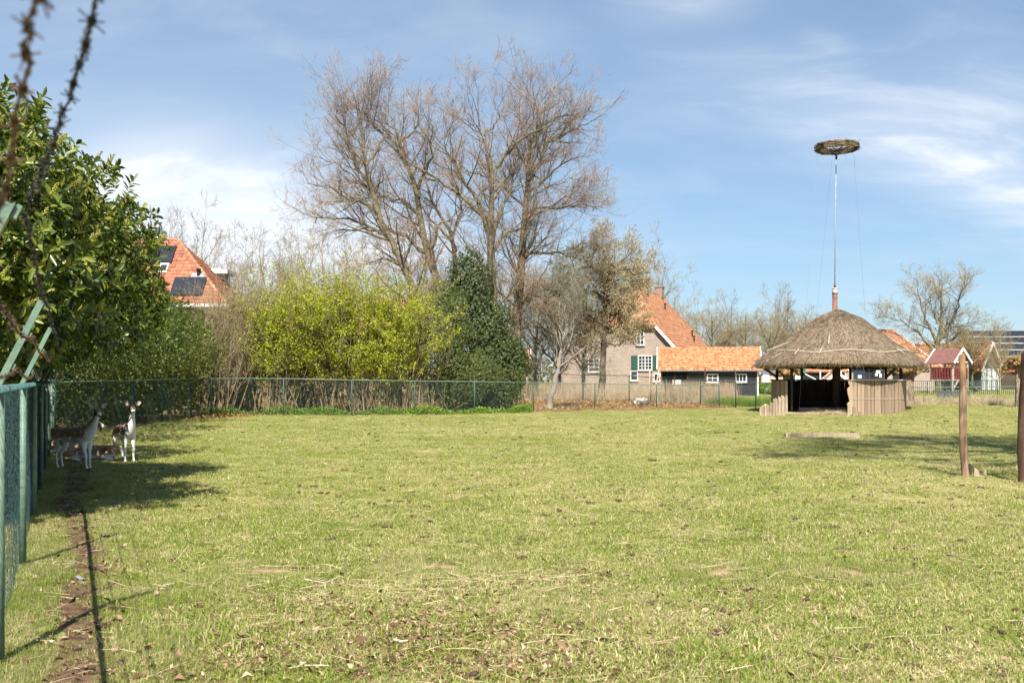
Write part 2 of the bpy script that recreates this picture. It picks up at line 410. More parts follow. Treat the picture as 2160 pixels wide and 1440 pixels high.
def coat_mat():
    m, nt, b, out = nt_new('fallow_coat')
    tc = nt.nodes.new('ShaderNodeTexCoord'); sp = nt.nodes.new('ShaderNodeSeparateXYZ'); nt.links.new(tc.outputs['Object'], sp.inputs[0])
    nz = noise(nt, tc.outputs['Object'], 9.0, 4, .6)
    at = nt.nodes.new('ShaderNodeAttribute'); at.attribute_name = 'pale'
    pale = ramp(nt, math_(nt, 'ADD', at.outputs['Fac'], math_(nt, 'MULTIPLY', math_(nt, 'SUBTRACT', nz, .5), 1.1)), .12, .88)
    vo = nt.nodes.new('ShaderNodeTexVoronoi'); nt.links.new(tc.outputs['Object'], vo.inputs[0]); vo.inputs['Scale'].default_value = 15
    spots = math_(nt, 'SUBTRACT', 1.0, ramp(nt, vo.outputs['Distance'], .22, .34))
    at2 = nt.nodes.new('ShaderNodeAttribute'); at2.attribute_name = 'spot'
    spots = math_(nt, 'MULTIPLY', spots, at2.outputs['Fac'])
    brown = mixrgb(nt, nz, (.17, .11, .066), (.34, .23, .145))
    col = mixrgb(nt, pale, brown, (.80, .76, .70)); col = mixrgb(nt, math_(nt, 'MULTIPLY', spots, .65), col, (.64, .57, .48))
    nt.links.new(col, b.inputs['Base Color']); b.inputs['Roughness'].default_value = .9; b.inputs['Specular IOR Level'].default_value = .15
    bump(nt, b, noise(nt, coords(nt, 'Object', (1, 1, 1)), 90, 3), .25, .01); return m
def thatch_mat():
    m, nt, b, out = nt_new('thatch')
    # reeds run down the slope: stretch the noise around the cone, keep it fine across
    tc = nt.nodes.new('ShaderNodeTexCoord'); sp = nt.nodes.new('ShaderNodeSeparateXYZ'); nt.links.new(tc.outputs['Object'], sp.inputs[0])
    ang = math_(nt, 'ARCTAN2', sp.outputs[1], sp.outputs[0])
    cm = nt.nodes.new('ShaderNodeCombineXYZ'); nt.links.new(math_(nt, 'MULTIPLY', ang, 60.0), cm.inputs[0]); nt.links.new(math_(nt, 'MULTIPLY', sp.outputs[2], 6.0), cm.inputs[1])
    n = noise(nt, cm.outputs[0], 1.2, 6, .7); n2 = noise(nt, tc.outputs['Object'], 14, 6, .75); n3 = noise(nt, tc.outputs['Object'], 1.1, 4, .6)
    f = math_(nt, 'ADD', math_(nt, 'MULTIPLY', n, .5), math_(nt, 'MULTIPLY', n2, .5))
    col = mixrgb(nt, ramp(nt, f, .36, .64), (.065, .046, .030), (.30, .228, .155))
    col = mixrgb(nt, ramp(nt, n3, .5, .75), col, (.215, .165, .115)); 
    nt.links.new(col, b.inputs['Base Color']); b.inputs['Roughness'].default_value = .95; b.inputs['Specular IOR Level'].default_value = .1
    bump(nt, b, f, .9, .05); return m
def glass_mat():
    m, nt, b, out = nt_new('window_glass'); b.inputs['Base Color'].default_value = (.035, .04, .05, 1); b.inputs['Roughness'].default_value = .06; b.inputs['Specular IOR Level'].default_value = .7
    return m

M_GRASS = grass_mat(); M_GROUND = ground_mat(); M_THATCH = thatch_mat(); M_GLASS = glass_mat(); M_COAT = coat_mat()
M_SOIL = mat('bare_soil', (.17, .105, .062), (.075, .045, .028), 14, .95, .8, 'World', bd=.03, spec=.1)
M_SAND = mat('dry_soil', (.34, .24, .15), (.22, .145, .085), 16, .95, .8, 'World', bd=.02, spec=.1)
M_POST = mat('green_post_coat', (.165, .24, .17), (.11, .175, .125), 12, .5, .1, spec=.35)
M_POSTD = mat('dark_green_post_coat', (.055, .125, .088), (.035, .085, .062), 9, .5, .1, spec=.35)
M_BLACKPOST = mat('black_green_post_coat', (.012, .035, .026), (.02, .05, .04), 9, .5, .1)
M_RAIL = mat('teal_rail_coat', (.05, .145, .13), (.028, .09, .085), 14, .4, .1, spec=.4)
M_MESH = mat('teal_mesh_wire', (.045, .12, .125), (.014, .05, .055), 16, .45, 0, 'World', spec=.4)
M_MESHB = mat('green_mesh_wire', (.07, .13, .095), (.045, .09, .07), 3, .5, 0, 'World')
M_RUST = mat('rusty_wire', (.20, .125, .085), (.075, .045, .032), 60, .8, .3, 'World', metal=.2)
M_DARKWIRE = mat('dark_wire', (.05, .045, .04), (.02, .02, .02), 30, .6, 0, 'World')
M_LAUREL = leaf_mat('laurel_leaf', (.042, .072, .009), (.145, .185, .020), (.28, .28, .045), .34, .22, .5)
M_FLOWER = mat('laurel_flower', (.52, .47, .13), (.36, .36, .075), 40, .7, 0, isl=True)
M_BUSH = leaf_mat('shrub_leaf', (.038, .062, .010), (.095, .130, .022), (.17, .20, .04), .5, .3)
M_OLIVE = leaf_mat('olive_shrub_leaf', (.075, .105, .018), (.16, .185, .035), (.22, .22, .06), .5, .3)
M_HAZEL = leaf_mat('young_hazel_leaf', (.24, .27, .012), (.40, .42, .018), (.52, .52, .06), .5, .35)
M_HOLLY = leaf_mat('holly_leaf', (.036, .056, .014), (.085, .112, .03), (.16, .18, .06), .42, .15, .4)
M_YEW = leaf_mat('evergreen_leaf', (.075, .105, .024), (.15, .18, .044), (.23, .23, .08), .5, .25)
M_CATKIN = leaf_mat('pale_young_leaf', (.34, .27, .15), (.50, .42, .25), (.58, .50, .33), .6, .35)
M_WEED = leaf_mat('nettle_leaf', (.10, .19, .02), (.20, .32, .035), (.28, .36, .06), .5, .35)
M_BARK = mat('mossy_bark', (.215, .185, .11), (.10, .088, .06), 5, .9, .6, 'World', spec=.1, bd=.03)
M_BARKD = mat('dark_bark', (.075, .058, .044), (.14, .115, .082), 4, .9, .6, 'World', spec=.1, bd=.03)
M_TWIG = mat('red_brown_twig', (.28, .18, .125), (.38, .285, .195), .6, .85, 0, 'World', spec=.1)
M_TWIGY = mat('ochre_twig', (.26, .205, .115), (.34, .285, .17), .8, .85, 0, 'World', spec=.1)
M_TWIGG = mat('grey_twig', (.23, .20, .165), (.33, .29, .23), .8, .85, 0, 'World', spec=.1)
M_STEM = mat('pale_stem', (.30, .225, .135), (.15, .105, .062), 3, .85, .2, 'World', spec=.1)
M_DRY = mat('dry_reed', (.58, .46, .31), (.36, .27, .165), 3, .85, 0, 'World', isl=True, spec=.1)
M_STRAW = mat('straw', (.66, .54, .33), (.46, .35, .19), 9, .75, 0, 'World', isl=True, spec=.2)
M_LEAFD = leaf_mat('fallen_leaf', (.11, .06, .034), (.31, .19, .11), (.52, .39, .26), .75, .15, .2)
M_LEAFO = leaf_mat('fallen_beech_leaf', (.24, .11, .05), (.46, .24, .11), (.56, .38, .22), .75, .15, .2)
M_WHITE = mat('white_paint', (.78, .77, .74), (.66, .65, .62), 5, .5, .05)
M_GREENP = mat('green_paint', (.035, .105, .078), (.028, .08, .06), 8, .5, .1)
M_BLACKB = mat('black_tarred_board', (.020, .021, .026), (.042, .042, .048), 7, .7, .3, stretch=(.3, .3, 3), objr=True)
M_TILE = mat('orange_pantile', (.50, .235, .115), (.31, .135, .075), 3, .75, .2, 'World', isl=True, bd=.01, amp=(.8, 1.14))
M_TILEO = mat('orange_pantile_single', (.57, .265, .12), (.31, .125, .065), 5, .7, .2, 'World', objr=True, amp=(.8, 1.14))
M_TILER = mat('red_pantile', (.42, .16, .085), (.28, .105, .06), 3, .75, .2, 'World', isl=True)
M_BRICK = brick_mat('pink_brick', (.37, .28, .22), (.24, .175, .135), (.42, .37, .31))
M_BRICKR = brick_mat('red_brick', (.27, .135, .095), (.20, .10, .075), (.35, .30, .26))
M_PANEL = mat('solar_cell', (.016, .018, .026), (.022, .024, .034), 2, .35, 0, spec=.5)
M_ALU = mat('grey_metal', (.42, .43, .44), (.32, .33, .34), 6, .4, 0, metal=.5)
M_ZINC = mat('dull_zinc', (.16, .15, .145), (.11, .105, .10), 6, .6, 0)
M_RUSTPIPE = mat('rusty_pipe', (.23, .105, .065), (.12, .06, .042), 7, .8, .3)
M_WOOD = wood_mat('weathered_plank', (.22, .155, .105), (.40, .31, .225), (.30, .215, .15))
M_WOODP = wood_mat('pale_split_log', (.40, .32, .235), (.24, .18, .125), (.46, .385, .29))
M_WOODD = wood_mat('dark_timber', (.055, .040, .030), (.10, .075, .055), (.07, .05, .04))
M_POLE = wood_mat('peeled_pole', (.37, .25, .165), (.16, .095, .06), (.47, .25, .095), False)
M_POLED = wood_mat('dark_bark_pole', (.10, .055, .036), (.045, .028, .02), (.15, .085, .055), False)
M_REDP = mat('dark_red_paint', (.22, .045, .042), (.16, .035, .035), 6, .6, .1)
M_REDROOF = mat('red_brown_shingle', (.15, .062, .05), (.21, .10, .085), 8, .85, .3)
M_TINRED = mat('red_sheet_roof', (.40, .05, .05), (.33, .045, .045), 3, .5, .05)
M_HAY = mat('hay', (.55, .43, .24), (.35, .26, .13), 25, .9, .6, 'World')
M_BENCH = mat('dark_bench', (.05, .06, .055), (.085, .095, .085), 8, .6, .1)
M_CONC = mat('concrete', (.42, .40, .37), (.33, .31, .285), 4, .85, .1)
M_EYE = mat('dark_eye', (.01, .008, .006), None, 5, .15); M_HOOF = mat('black_hoof', (.015, .013, .012), None, 5, .5)
M_EARIN = mat('inner_ear', (.42, .33, .30), (.55, .47, .42), 20, .8)
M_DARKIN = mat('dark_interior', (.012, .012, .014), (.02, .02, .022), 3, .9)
M_BLUE = mat('blue_panel', (.03, .18, .42), (.025, .14, .34), 3, .4); M_YGREEN = mat('lime_plastic', (.28, .42, .06), None, 3, .4)
M_SLATE = mat('slate_grey_felt', (.12, .12, .13), (.09, .09, .10), 4, .8)
M_BEIGE = mat('beige_render', (.46, .39, .30), (.38, .32, .25), 3, .85)
# ------------------------------------------------------------------ the ground
def sheet(name, xs, ys, m, lift=0.0):
    X, Y = np.meshgrid(xs, ys); Z = ground(X, Y)+lift
    v = np.stack([X, Y, Z], -1).reshape(-1, 3); nx, ny = len(xs), len(ys)
    i = np.arange(nx*ny).reshape(ny, nx)
    f = np.stack([i[:-1, :-1], i[:-1, 1:], i[1:, 1:], i[1:, :-1]], -1).reshape(-1, 4)
    return mesh_np(name, v, [f], m, True), X, Y
def fence_x(y): return np.where(np.asarray(y) < 26.8, -0.4338*np.asarray(y)-0.36, -12.0-0.035*(np.asarray(y)-26.8))
def litter_amount(x, y):
    a = np.zeros_like(x)
    back = (y > 43.2+np.clip(x+4, 0, 20)*0.45) & (x < 11.3) & (y < 72)
    a = np.where(back, 0.95, a)
    a = np.where(x < fence_x(y)-0.1, 0.9, a)
    a = np.maximum(a, 0.9*np.exp(-((x+12.0)/1.6)**2-((y-42)/2.2)**2))
    return a
def build_ground():
    xs = np.concatenate([-np.geomspace(1000, 34, 16), np.arange(-32, 32.1, 0.4), np.geomspace(34, 1000, 16)])
    ys = np.concatenate([np.linspace(-30, 0, 8), np.arange(1, 70, 0.4), np.linspace(71, 140, 24), np.geomspace(150, 3000, 14)])
    me, X, Y = sheet('ground', xs, ys, M_GROUND)
    at = me.attributes.new('litter', 'FLOAT', 'POINT'); at.data.foreach_set('value', litter_amount(X, Y).ravel().astype(np.float32))
    tag(link('ground', me), kind='structure')
build_ground()

def path_c(y): return -0.4338*y+0.10+0.07*np.sin(y*0.9)+0.04*np.sin(y*2.3+1)
def build_path():
    ys = np.arange(0.5, 27, 0.12); n = len(ys); c = path_c(ys)
    w = (0.17+0.05*np.sin(ys*1.7)+0.03*rng.normal(size=n)+0.07*np.clip((ys-9)/8, 0, 1)); rows = []
    for t in (-1, -0.5, 0, 0.5, 1):
        x = c+t*w; rows.append(np.stack([x, ys, ground(x, ys)+0.008-0.003*abs(t)], 1))
    v = np.stack(rows, 1).reshape(-1, 3); i = np.arange(n*5).reshape(n, 5)
    f = np.stack([i[:-1, :-1], i[:-1, 1:], i[1:, 1:], i[1:, :-1]], -1).reshape(-1, 4)
    tag(link('dirt_path', mesh_np('dirt_path', v, [f], M_SOIL, True)), kind='structure')
build_path()
PATCHES = []
def bare_patch(px, py, wx, wy, m):
    p = FP(px, py); k = 26; PATCHES.append((p.x, p.y, wx, wy)); mb = MB()
    vs = [(p.x, p.y, gz(p.x, p.y)+0.022)]
    for ring, s in ((1, .55), (2, 1.0)):
        for j in range(k):
            a = 2*math.pi*j/k; r = s*(1+0.22*math.sin(3*a+px)+0.12*math.sin(7*a)+random.uniform(-.08, .08))
            x, y = p.x+wx*r*math.cos(a), p.y+wy*r*math.sin(a); vs.append((x, y, gz(x, y)+(0.017 if ring == 1 else 0.004)))
    fs = [(0, 1+j, 1+(j+1)%k) for j in range(k)]+[(1+j, 1+k+j, 1+k+(j+1)%k, 1+(j+1)%k) for j in range(k)]
    mb.add(vs, fs); tag(mb.build('bare_soil', m, smooth=True), kind='structure')
for a in ((1795, 1211, .11, .12, M_SAND), (1525, 1213, .13, .13, M_SAND), (560, 1207, .18, .12, M_SAND), (925, 1195, .16, .1, M_SAND), (285, 1245, .16, .10, M_SAND), (1235, 1275, .07, .07, M_SOIL),
          (1720, 922, .55, .35, M_SAND), (1705, 886, 1.2, .5, M_SAND)): bare_patch(*a)

# ------------------------------------------------------------------ the turf (one scatter, made by its own nodes)
def bare_dist(x, y):
    """metres to the edge of the nearest bare strip or patch"""
    d = np.where(y < 27.5, np.abs(x-path_c(y))*.917-(.13+.06*np.clip((y-9)/8, 0, 1)), 9.0)
    for (px, py, wx, wy) in PATCHES: d = np.minimum(d, (np.sqrt(((x-px)/wx)**2+((y-py)/wy)**2)-.92)*min(wx, wy))
    return d
def build_grass():
    K = 9; V = []; F = []; var = []; base = 0
    for k in range(K):
        n = 760 if k < 6 else 380
        r = 0.36*np.sqrt(rng.uniform(0, 1, n)); a = rng.uniform(0, 2*np.pi, n)
        p = np.stack([r*np.cos(a), r*np.sin(a), np.full(n, -0.006)], 1)
        if k < 6: tilt = np.radians(rng.normal(57, 20, n)); h = rng.gamma(6, 0.0058, n)+0.010; w = rng.uniform(.0026, .0052, n)
        else: tilt = np.radians(rng.normal(62, 16, n)); h = rng.gamma(6, 0.0078, n)+0.012; w = rng.uniform(.004, .007, n)
        az = rng.uniform(0, 2*np.pi, n); hd = np.stack([np.cos(az), np.sin(az), np.zeros(n)], 1); up = np.array([0, 0, 1.])
        side = np.stack([-np.sin(az), np.cos(az), np.zeros(n)], 1)
        d0 = hd*np.sin(tilt*.5)[:, None]+up*np.cos(tilt*.5)[:, None]; d1 = hd*np.sin(tilt*1.45)[:, None]+up*np.cos(tilt*1.45)[:, None]
        m1 = p+d0*(h*.5)[:, None]; t = m1+d1*(h*.55)[:, None]; s = side*(w/2)[:, None]
        v = np.stack([p-s, p+s, m1+s*.8, m1-s*.8, t], 1).reshape(-1, 3)
        i = base+np.arange(n)[:, None]*5
        F.append((i+np.array([[0, 1, 2]]), i+np.array([[0, 2, 3]]), i+np.array([[3, 2, 4]]))); V.append(v); var += [k]*(3*n); base += 5*n
    def pts(y0, y1, step, amp):
        ys = np.arange(y0, y1, step); out = []
        for y in ys:
            x0 = -0.53*y-1.2; x1 = 0.53*y+1.2
            xs = np.arange(x0, x1, step); out.append(np.stack([xs, np.full(len(xs), y)], 1))
        q = np.concatenate(out); return q+rng.uniform(-amp, amp, q.shape)
    near = pts(4.2, 12, .16, .10); mid = pts(12, 27, .27, .18); far = pts(27, 62, .42, .25)
    q = np.concatenate([near, mid, far]); scl = np.concatenate([np.full(len(near), .95), np.full(len(mid), 1.05), np.full(len(far), 1.35)])
    right = np.stack([rng.uniform(14, 48, 1400), rng.uniform(50, 88, 1400)], 1)
    q = np.concatenate([q, right]); scl = np.concatenate([scl, np.full(1400, 2.6)])
    # small tufts close to the edges of bare ground, so the edges stay ragged but open
    fine = np.concatenate([np.stack([path_c(yy := rng.uniform(4.2, 27, 9000))+rng.uniform(-.62, .62, 9000), yy], 1)]+[np.stack([px+rng.uniform(-1, 1, 500)*(wx+.4), py+rng.uniform(-1, 1, 500)*(wy+.4)], 1) for (px, py, wx, wy) in PATCHES])
    q = np.concatenate([q, fine]); scl = np.concatenate([scl, np.full(len(fine), .42)]); small = np.arange(len(q)) >= len(q)-len(fine)
    bd = bare_dist(q[:, 0], q[:, 1])
    dens = (1-0.96*np.clip(litter_amount(q[:, 0], q[:, 1]), 0, 1))*np.where(small, (bd > .08) & (bd < .42), bd > .27)
    dens = np.where(small & (bd <= .05) & (bd > -.3), .06, dens)
    keep = rng.uniform(0, 1, len(q)) < dens
    # the mown strip is thin in places, so soil and thatch show between the tufts
    thin = np.sin(q[:, 0]*2.1+np.sin(q[:, 1]*1.3)*2)*np.sin(q[:, 1]*1.7-q[:, 0]*.6)
    keep &= rng.uniform(0, 1, len(q)) < np.where(q[:, 1] < 27, 0.93-0.28*np.clip(thin, 0, 1), 1)
    q = q[keep]; scl = scl[keep]; n = len(q)
    lump = np.clip(1+.30*np.sin(q[:, 0]*1.9+1.3*np.sin(q[:, 1]*.8))*np.sin(q[:, 1]*1.4+.7*np.sin(q[:, 0]*1.1))+.22*np.sin(q[:, 0]*5.3+q[:, 1]*2.1)*np.sin(q[:, 1]*4.7), .45, 1.6)*np.where(rng.uniform(size=n) < .012, 1.9, 1)
    P_ = np.stack([q[:, 0], q[:, 1], ground(q[:, 0], q[:, 1])], 1)
    me = bpy.data.meshes.new('grass'); allv = np.concatenate(V+[P_])
    faces = np.concatenate([np.concatenate(f) for f in F])
    # order of var must follow the faces
    varf = np.concatenate([np.full(sum(len(x) for x in f), k) for k, f in enumerate(F)])
    me.vertices.add(len(allv)); me.vertices.foreach_set('co', allv.astype(np.float32).ravel())
    me.loops.add(faces.size); me.loops.foreach_set('vertex_index', faces.astype(np.int32).ravel())
    me.polygons.add(len(faces)); me.polygons.foreach_set('loop_start', np.arange(len(faces), dtype=np.int32)*3)
    me.update(calc_edges=True); me.materials.append(M_GRASS)
    nv = len(allv)-n
    def attr(nm, t, dom, arr, key='value'):
        a = me.attributes.new(nm, t, dom); a.data.foreach_set(key, np.ascontiguousarray(arr).ravel())
    attr('is_spot', 'BOOLEAN', 'POINT', np.concatenate([np.zeros(nv, bool), np.ones(n, bool)]))
    attr('variant', 'INT', 'FACE', varf.astype(np.int32))
    pick = np.where(rng.uniform(size=n) < .72, rng.integers(0, 6, n), rng.integers(6, 9, n))
    attr('pick', 'INT', 'POINT', np.concatenate([np.zeros(nv), pick]).astype(np.int32))
    rot = np.stack([rng.normal(0, .05, n), rng.normal(0, .05, n), rng.uniform(0, 6.283, n)], 1)
    attr('turn', 'FLOAT_VECTOR', 'POINT', np.concatenate([np.zeros((nv, 3)), rot]).astype(np.float32), 'vector')
    s3 = np.stack([scl, scl, np.where(q[:, 1] > 48, .9, np.where(q[:, 1] > 12, .68, .66))*lump*rng.uniform(.6, 1.25, n)], 1)
    attr('size', 'FLOAT_VECTOR', 'POINT', np.concatenate([np.ones((nv, 3)), s3]).astype(np.float32), 'vector')
    o = tag(link('grass', me), 'short grazed green turf mixed with dry yellow blades across the paddock', None, None, 'stuff')
    ng = bpy.data.node_groups.new('turf', 'GeometryNodeTree')
    ng.interface.new_socket('Geometry', in_out='INPUT', socket_type='NodeSocketGeometry'); ng.interface.new_socket('Geometry', in_out='OUTPUT', socket_type='NodeSocketGeometry')
    N = ng.nodes; L = ng.links; gi = N.new('NodeGroupInput'); go = N.new('NodeGroupOutput')
    def na(nm, t):
        a = N.new('GeometryNodeInputNamedAttribute'); a.data_type = t; a.inputs[0].default_value = nm
        return next(s for s in a.outputs if s.enabled and s.name == 'Attribute')
    sep = N.new('GeometryNodeSeparateGeometry'); sep.domain = 'POINT'; L.new(gi.outputs[0], sep.inputs[0]); L.new(na('is_spot', 'BOOLEAN'), sep.inputs[1])
    spl = N.new('GeometryNodeSplitToInstances'); spl.domain = 'FACE'; L.new(sep.outputs[1], spl.inputs[0]); L.new(na('variant', 'INT'), spl.inputs['Group ID'])
    iop = N.new('GeometryNodeInstanceOnPoints'); L.new(sep.outputs[0], iop.inputs['Points']); L.new(spl.outputs[0], iop.inputs['Instance'])
    iop.inputs['Pick Instance'].default_value = True; L.new(na('pick', 'INT'), iop.inputs['Instance Index'])
    e2r = N.new('FunctionNodeEulerToRotation'); L.new(na('turn', 'FLOAT_VECTOR'), e2r.inputs[0]); L.new(e2r.outputs[0], iop.inputs['Rotation'])
    L.new(na('size', 'FLOAT_VECTOR'), iop.inputs['Scale']); L.new(iop.outputs[0], go.inputs[0])
    md = o.modifiers.new('turf', 'NODES'); md.node_group = ng
build_grass()

# ------------------------------------------------------------------ litter lying in the grass
def flat_leaves(name, label, xy, L, m, lift=.015, tilt=.5):
    n = len(xy); p = np.stack([xy[:, 0], xy[:, 1], ground(xy[:, 0], xy[:, 1])+rng.uniform(0.004, lift*2, n)], 1)
    az = rng.uniform(0, 6.283, n); d = np.stack([np.cos(az), np.sin(az), rng.normal(0, tilt*.8, n)], 1)
    hint = nrm(np.stack([rng.normal(0, tilt, n), rng.normal(0, tilt, n), np.ones(n)], 1))
    v, f = leaf_quads(p, d, L, L*rng.uniform(.3, .7, n), .45*rng.uniform(-1, 1.4, n)[:, None], hint)
    tag(link(name, mesh_np(name, v, [f], m)), label, None, None, 'stuff')
def blobs(n, spots):
    out = []
    for (px, py, sx, sy, w) in spots:
        p = FP(px, py); k = int(n*w); out.append(np.stack([rng.normal(p.x, sx, k), rng.normal(p.y, sy, k)], 1))
    return np.concatenate(out)
def rand_view(n, y0, y1, xr=.52, pw=1.0):
    y = y0+(y1-y0)*rng.uniform(0, 1, n)**pw; return np.stack([rng.uniform(-xr, xr, n)*y, y], 1)
def inside(q): return q[(q[:, 0] > fence_x(q[:, 1])+.08)]
q = np.concatenate([blobs(6000, [(640, 1400, .5, .35, .16), (900, 1370, .55, .35, .22), (1010, 1330, .4, .3, .14), (760, 1300, .5, .4, .12), (1130, 1420, .45, .25, .12), (560, 1290, .35, .3, .06), (1200, 1300, .6, .5, .06), (460, 1420, .4, .2, .06)]),
                    rand_view(2600, 4.6, 8.5), rand_view(2200, 8, 18), blobs(900, [(1000, 1240, .5, .4, .5), (1380, 1290, .5, .4, .25), (1800, 1380, .5, .3, .25)])])
q = inside(q); flat_leaves('leaf_litter', 'brown fallen leaves scattered in the turf, thickest at the front', q, rng.gamma(5, .0048, len(q))+.008, M_LEAFD)
q = np.stack([rng.uniform(-3, 12.5, 9000), rng.uniform(46, 63, 9000)], 1); q = q[(q[:, 1] > 45.2+np.clip(q[:, 0]+3, 0, 20)*.45)]
q2 = np.stack([rng.normal(-12.0, .9, 900), rng.normal(41.5, 1.4, 900)], 1)
q = np.concatenate([q, q2]); flat_leaves('beech_leaves', 'copper brown beech leaves covering the ground behind the fence', q, rng.uniform(.07, .13, len(q)), M_LEAFO, .03, .7)
q = inside(np.stack([path_c(yy := rng.uniform(4.5, 24, 700))+rng.normal(0, .28, 700), yy], 1)); flat_leaves('path_leaves', 'dry leaves along the bare path by the fence', q, rng.uniform(.03, .075, len(q)), M_LEAFD)
def build_straw():
    q = np.concatenate([rand_view(900, 4.8, 11), rand_view(1500, 11, 26), rand_view(1300, 26, 41), blobs(420, [(900, 1240, .7, .3, .4), (1000, 1225, .4, .25, .3), (780, 1260, .4, .3, .3)])])
    q = q[q[:, 0] > fence_x(q[:, 1])+.2]; n = len(q); far = np.clip((q[:, 1]-10)/25, 0, 1)
    az = rng.normal(0, .9, n)+np.where(rng.uniform(size=n) < .5, 0, np.pi); ln = rng.gamma(3.5, .032, n)+.03+far*.05
    d = np.stack([np.cos(az), np.sin(az), rng.normal(0, .12, n)], 1); st = np.stack([q[:, 0], q[:, 1], ground(q[:, 0], q[:, 1])+rng.uniform(.018, .045, n)], 1)
    pts = lines(st, d, ln, 3, .12, 0); r = (rng.uniform(.0011, .0024, n)*(1+far*1.2))[:, None]*np.array([[1, 1, .6]])
    v, f = tubes(pts, r, 3); tag(link('straw', mesh_np('straw', v, [f], M_STRAW)), 'loose pale straw stalks strewn over the turf', None, None, 'stuff')
build_straw()
def droppings():
    q = np.concatenate([rand_view(260, 5, 14), rand_view(420, 14, 40)]); q = q[q[:, 0] > fence_x(q[:, 1])+.3]; mb = []
    for (x, y) in q:
        m = MB(); n = random.randint(1, 4); k = 1+.03*max(0, y-14)
        for _ in range(n): m.ball((x+random.gauss(0, .03), y+random.gauss(0, .03), gz(x, y)+.02), random.uniform(.010, .022)*k, k=5, n=4, sc=(1.4, 1, .8))
        mb.append((np.array(m.v), np.array([f if len(f) == 4 else f+f[:1] for f in m.f])))
    v, f = merge(mb); f = np.concatenate(f); t3 = f[f[:, 0] == f[:, 3]][:, :3]; q4 = f[f[:, 0] != f[:, 3]]
    tag(link('droppings', mesh_np('droppings', v, [t3, q4], M_DUNG)), 'small dark droppings scattered over the turf', None, None, 'stuff')
M_DUNG = mat('dark_dung', (.05, .034, .024), (.11, .075, .05), 40, .9, .3, 'World', spec=.1)
droppings()
def stick(label, pix, r, m=M_STEM, z=.025):
    pts = []
    for (x, y) in pix: p = FP(x, y); pts.append((p.x, p.y, p.z+z+random.uniform(0, .01)))
    mb = MB(); mb.tube(pts[:3], [r, r*.9, r*.6][:len(pts[:3])], 6)
    if len(pts) > 3: mb.tube([pts[1]]+pts[3:], [r*.8]*(len(pts)-2), 6)
    tag(mb.build('twig', m), label, 'twig')
M_PALESTICK = mat('bleached_stick', (.66, .56, .44), (.5, .4, .3), 20, .8, 0, 'World')
stick('forked bleached twig lying on the front turf among brown leaves', [(642, 1230), (686, 1236), (714, 1222), (686, 1253)], .006, M_PALESTICK)
stick('short thick bleached twig at the front edge of the paddock', [(832, 1360), (845, 1363), (860, 1361)], .008, M_PALESTICK)
stick('long straight bleached twig at the bottom left among leaves', [(612, 1418), (640, 1413), (694, 1413)], .005, M_PALESTICK)
stick('thin pale twig lying left of the bare earth near the fence shadow', [(340, 1247), (352, 1244), (367, 1241)], .006, M_PALESTICK)
def feather():
    p = FP(158, 1222); t = tag(MB().prism([(0, 0, .03), (.05, .012, .035), (.11, .02, .03), (.13, .004, .028), (.1, -.02, .028), (.04, -.014, .03)], (0, 0, .003)).build('feather', mat('pale_feather', (.30, .29, .33), (.22, .21, .25), 30, .7, 0)), 'pale grey feather lying on the dirt path', 'feather')
    t.location = p; t.rotation_euler = (0, .1, R(-38))
feather()
def pebble(px, py, r, label, m):
    p = FP(px, py); mb = MB(); mb.ball((0, 0, 0), r, sc=(1.2, .8, .6)); o = tag(mb.build('pebble', m, smooth=True), label, 'pebble'); o.location = p+Vector((0, 0, .025)); o.rotation_euler = (0, 0, px)
pebble(109, 1363, .012, 'small white pebble in the turf by the near fence post', M_WHITE)
pebble(303, 1251, .016, 'round pale pebble beside the brown clod on the turf', M_PALESTICK)
pebble(181, 1418, .016, 'tan pebble on the dirt path at the bottom edge', M_SAND)
# ------------------------------------------------------------------ chain-link fences
def mesh_wires(mb_parts, a, b, z0a, z1a, z0b, z1b, pitch=.055, r=.0016, jit=.0, seg=1):
    """two families of diagonal wires between two posts a, b (x, y)"""
    a = np.array(a, float); b = np.array(b, float); L = np.linalg.norm(b-a); d = (b-a)/L; nrm_ = np.array([-d[1], d[0]])
    h = (z1a-z0a); w = h*0.9
    for s, off in ((1, .0015), (-1, -.0015)):
        st = np.arange(-w, L, pitch); n = len(st); T = np.linspace(0, 1, seg+1)
        u0 = st if s > 0 else st+w
        U = u0[:, None]+s*w*T[None, :]; H = np.broadcast_to(T[None, :], U.shape).copy()
        # clip to the bay
        lo = np.clip(U, 0, L)
        if seg == 1:
            t0 = np.clip((0-u0)/(s*w) if s > 0 else (L-u0)/(s*w), 0, 1); t1 = np.clip((L-u0)/(s*w) if s > 0 else (0-u0)/(s*w), 0, 1)
            H = np.stack([t0, t1], 1); lo = u0[:, None]+s*w*H
        ok = (np.abs(H[:, -1]-H[:, 0]) > .02)
        if seg > 1: ok = (U.max(1) > 0) & (U.min(1) < L)
        lo = lo[ok]; H = H[ok]
        wob = np.sin(H*7+lo*1.1)*.5+np.sin(lo*2.7+H*2)*.5
        j = (wob*2.2+rng.normal(0, .35, lo.shape))*jit; jz = rng.normal(0, .5, lo.shape)*jit
        f = lo/L; zb = z0a+(z0b-z0a)*f; zt = z1a+(z1b-z1a)*f
        bow = off+j
        x = a[0]+d[0]*lo+nrm_[0]*bow; y = a[1]+d[1]*lo+nrm_[1]*bow; z = zb+(zt-zb)*H+jz*.5
        pts = np.stack([x, y, z], -1); mb_parts.append(tubes(pts, np.full(pts.shape[:2], r), 3))

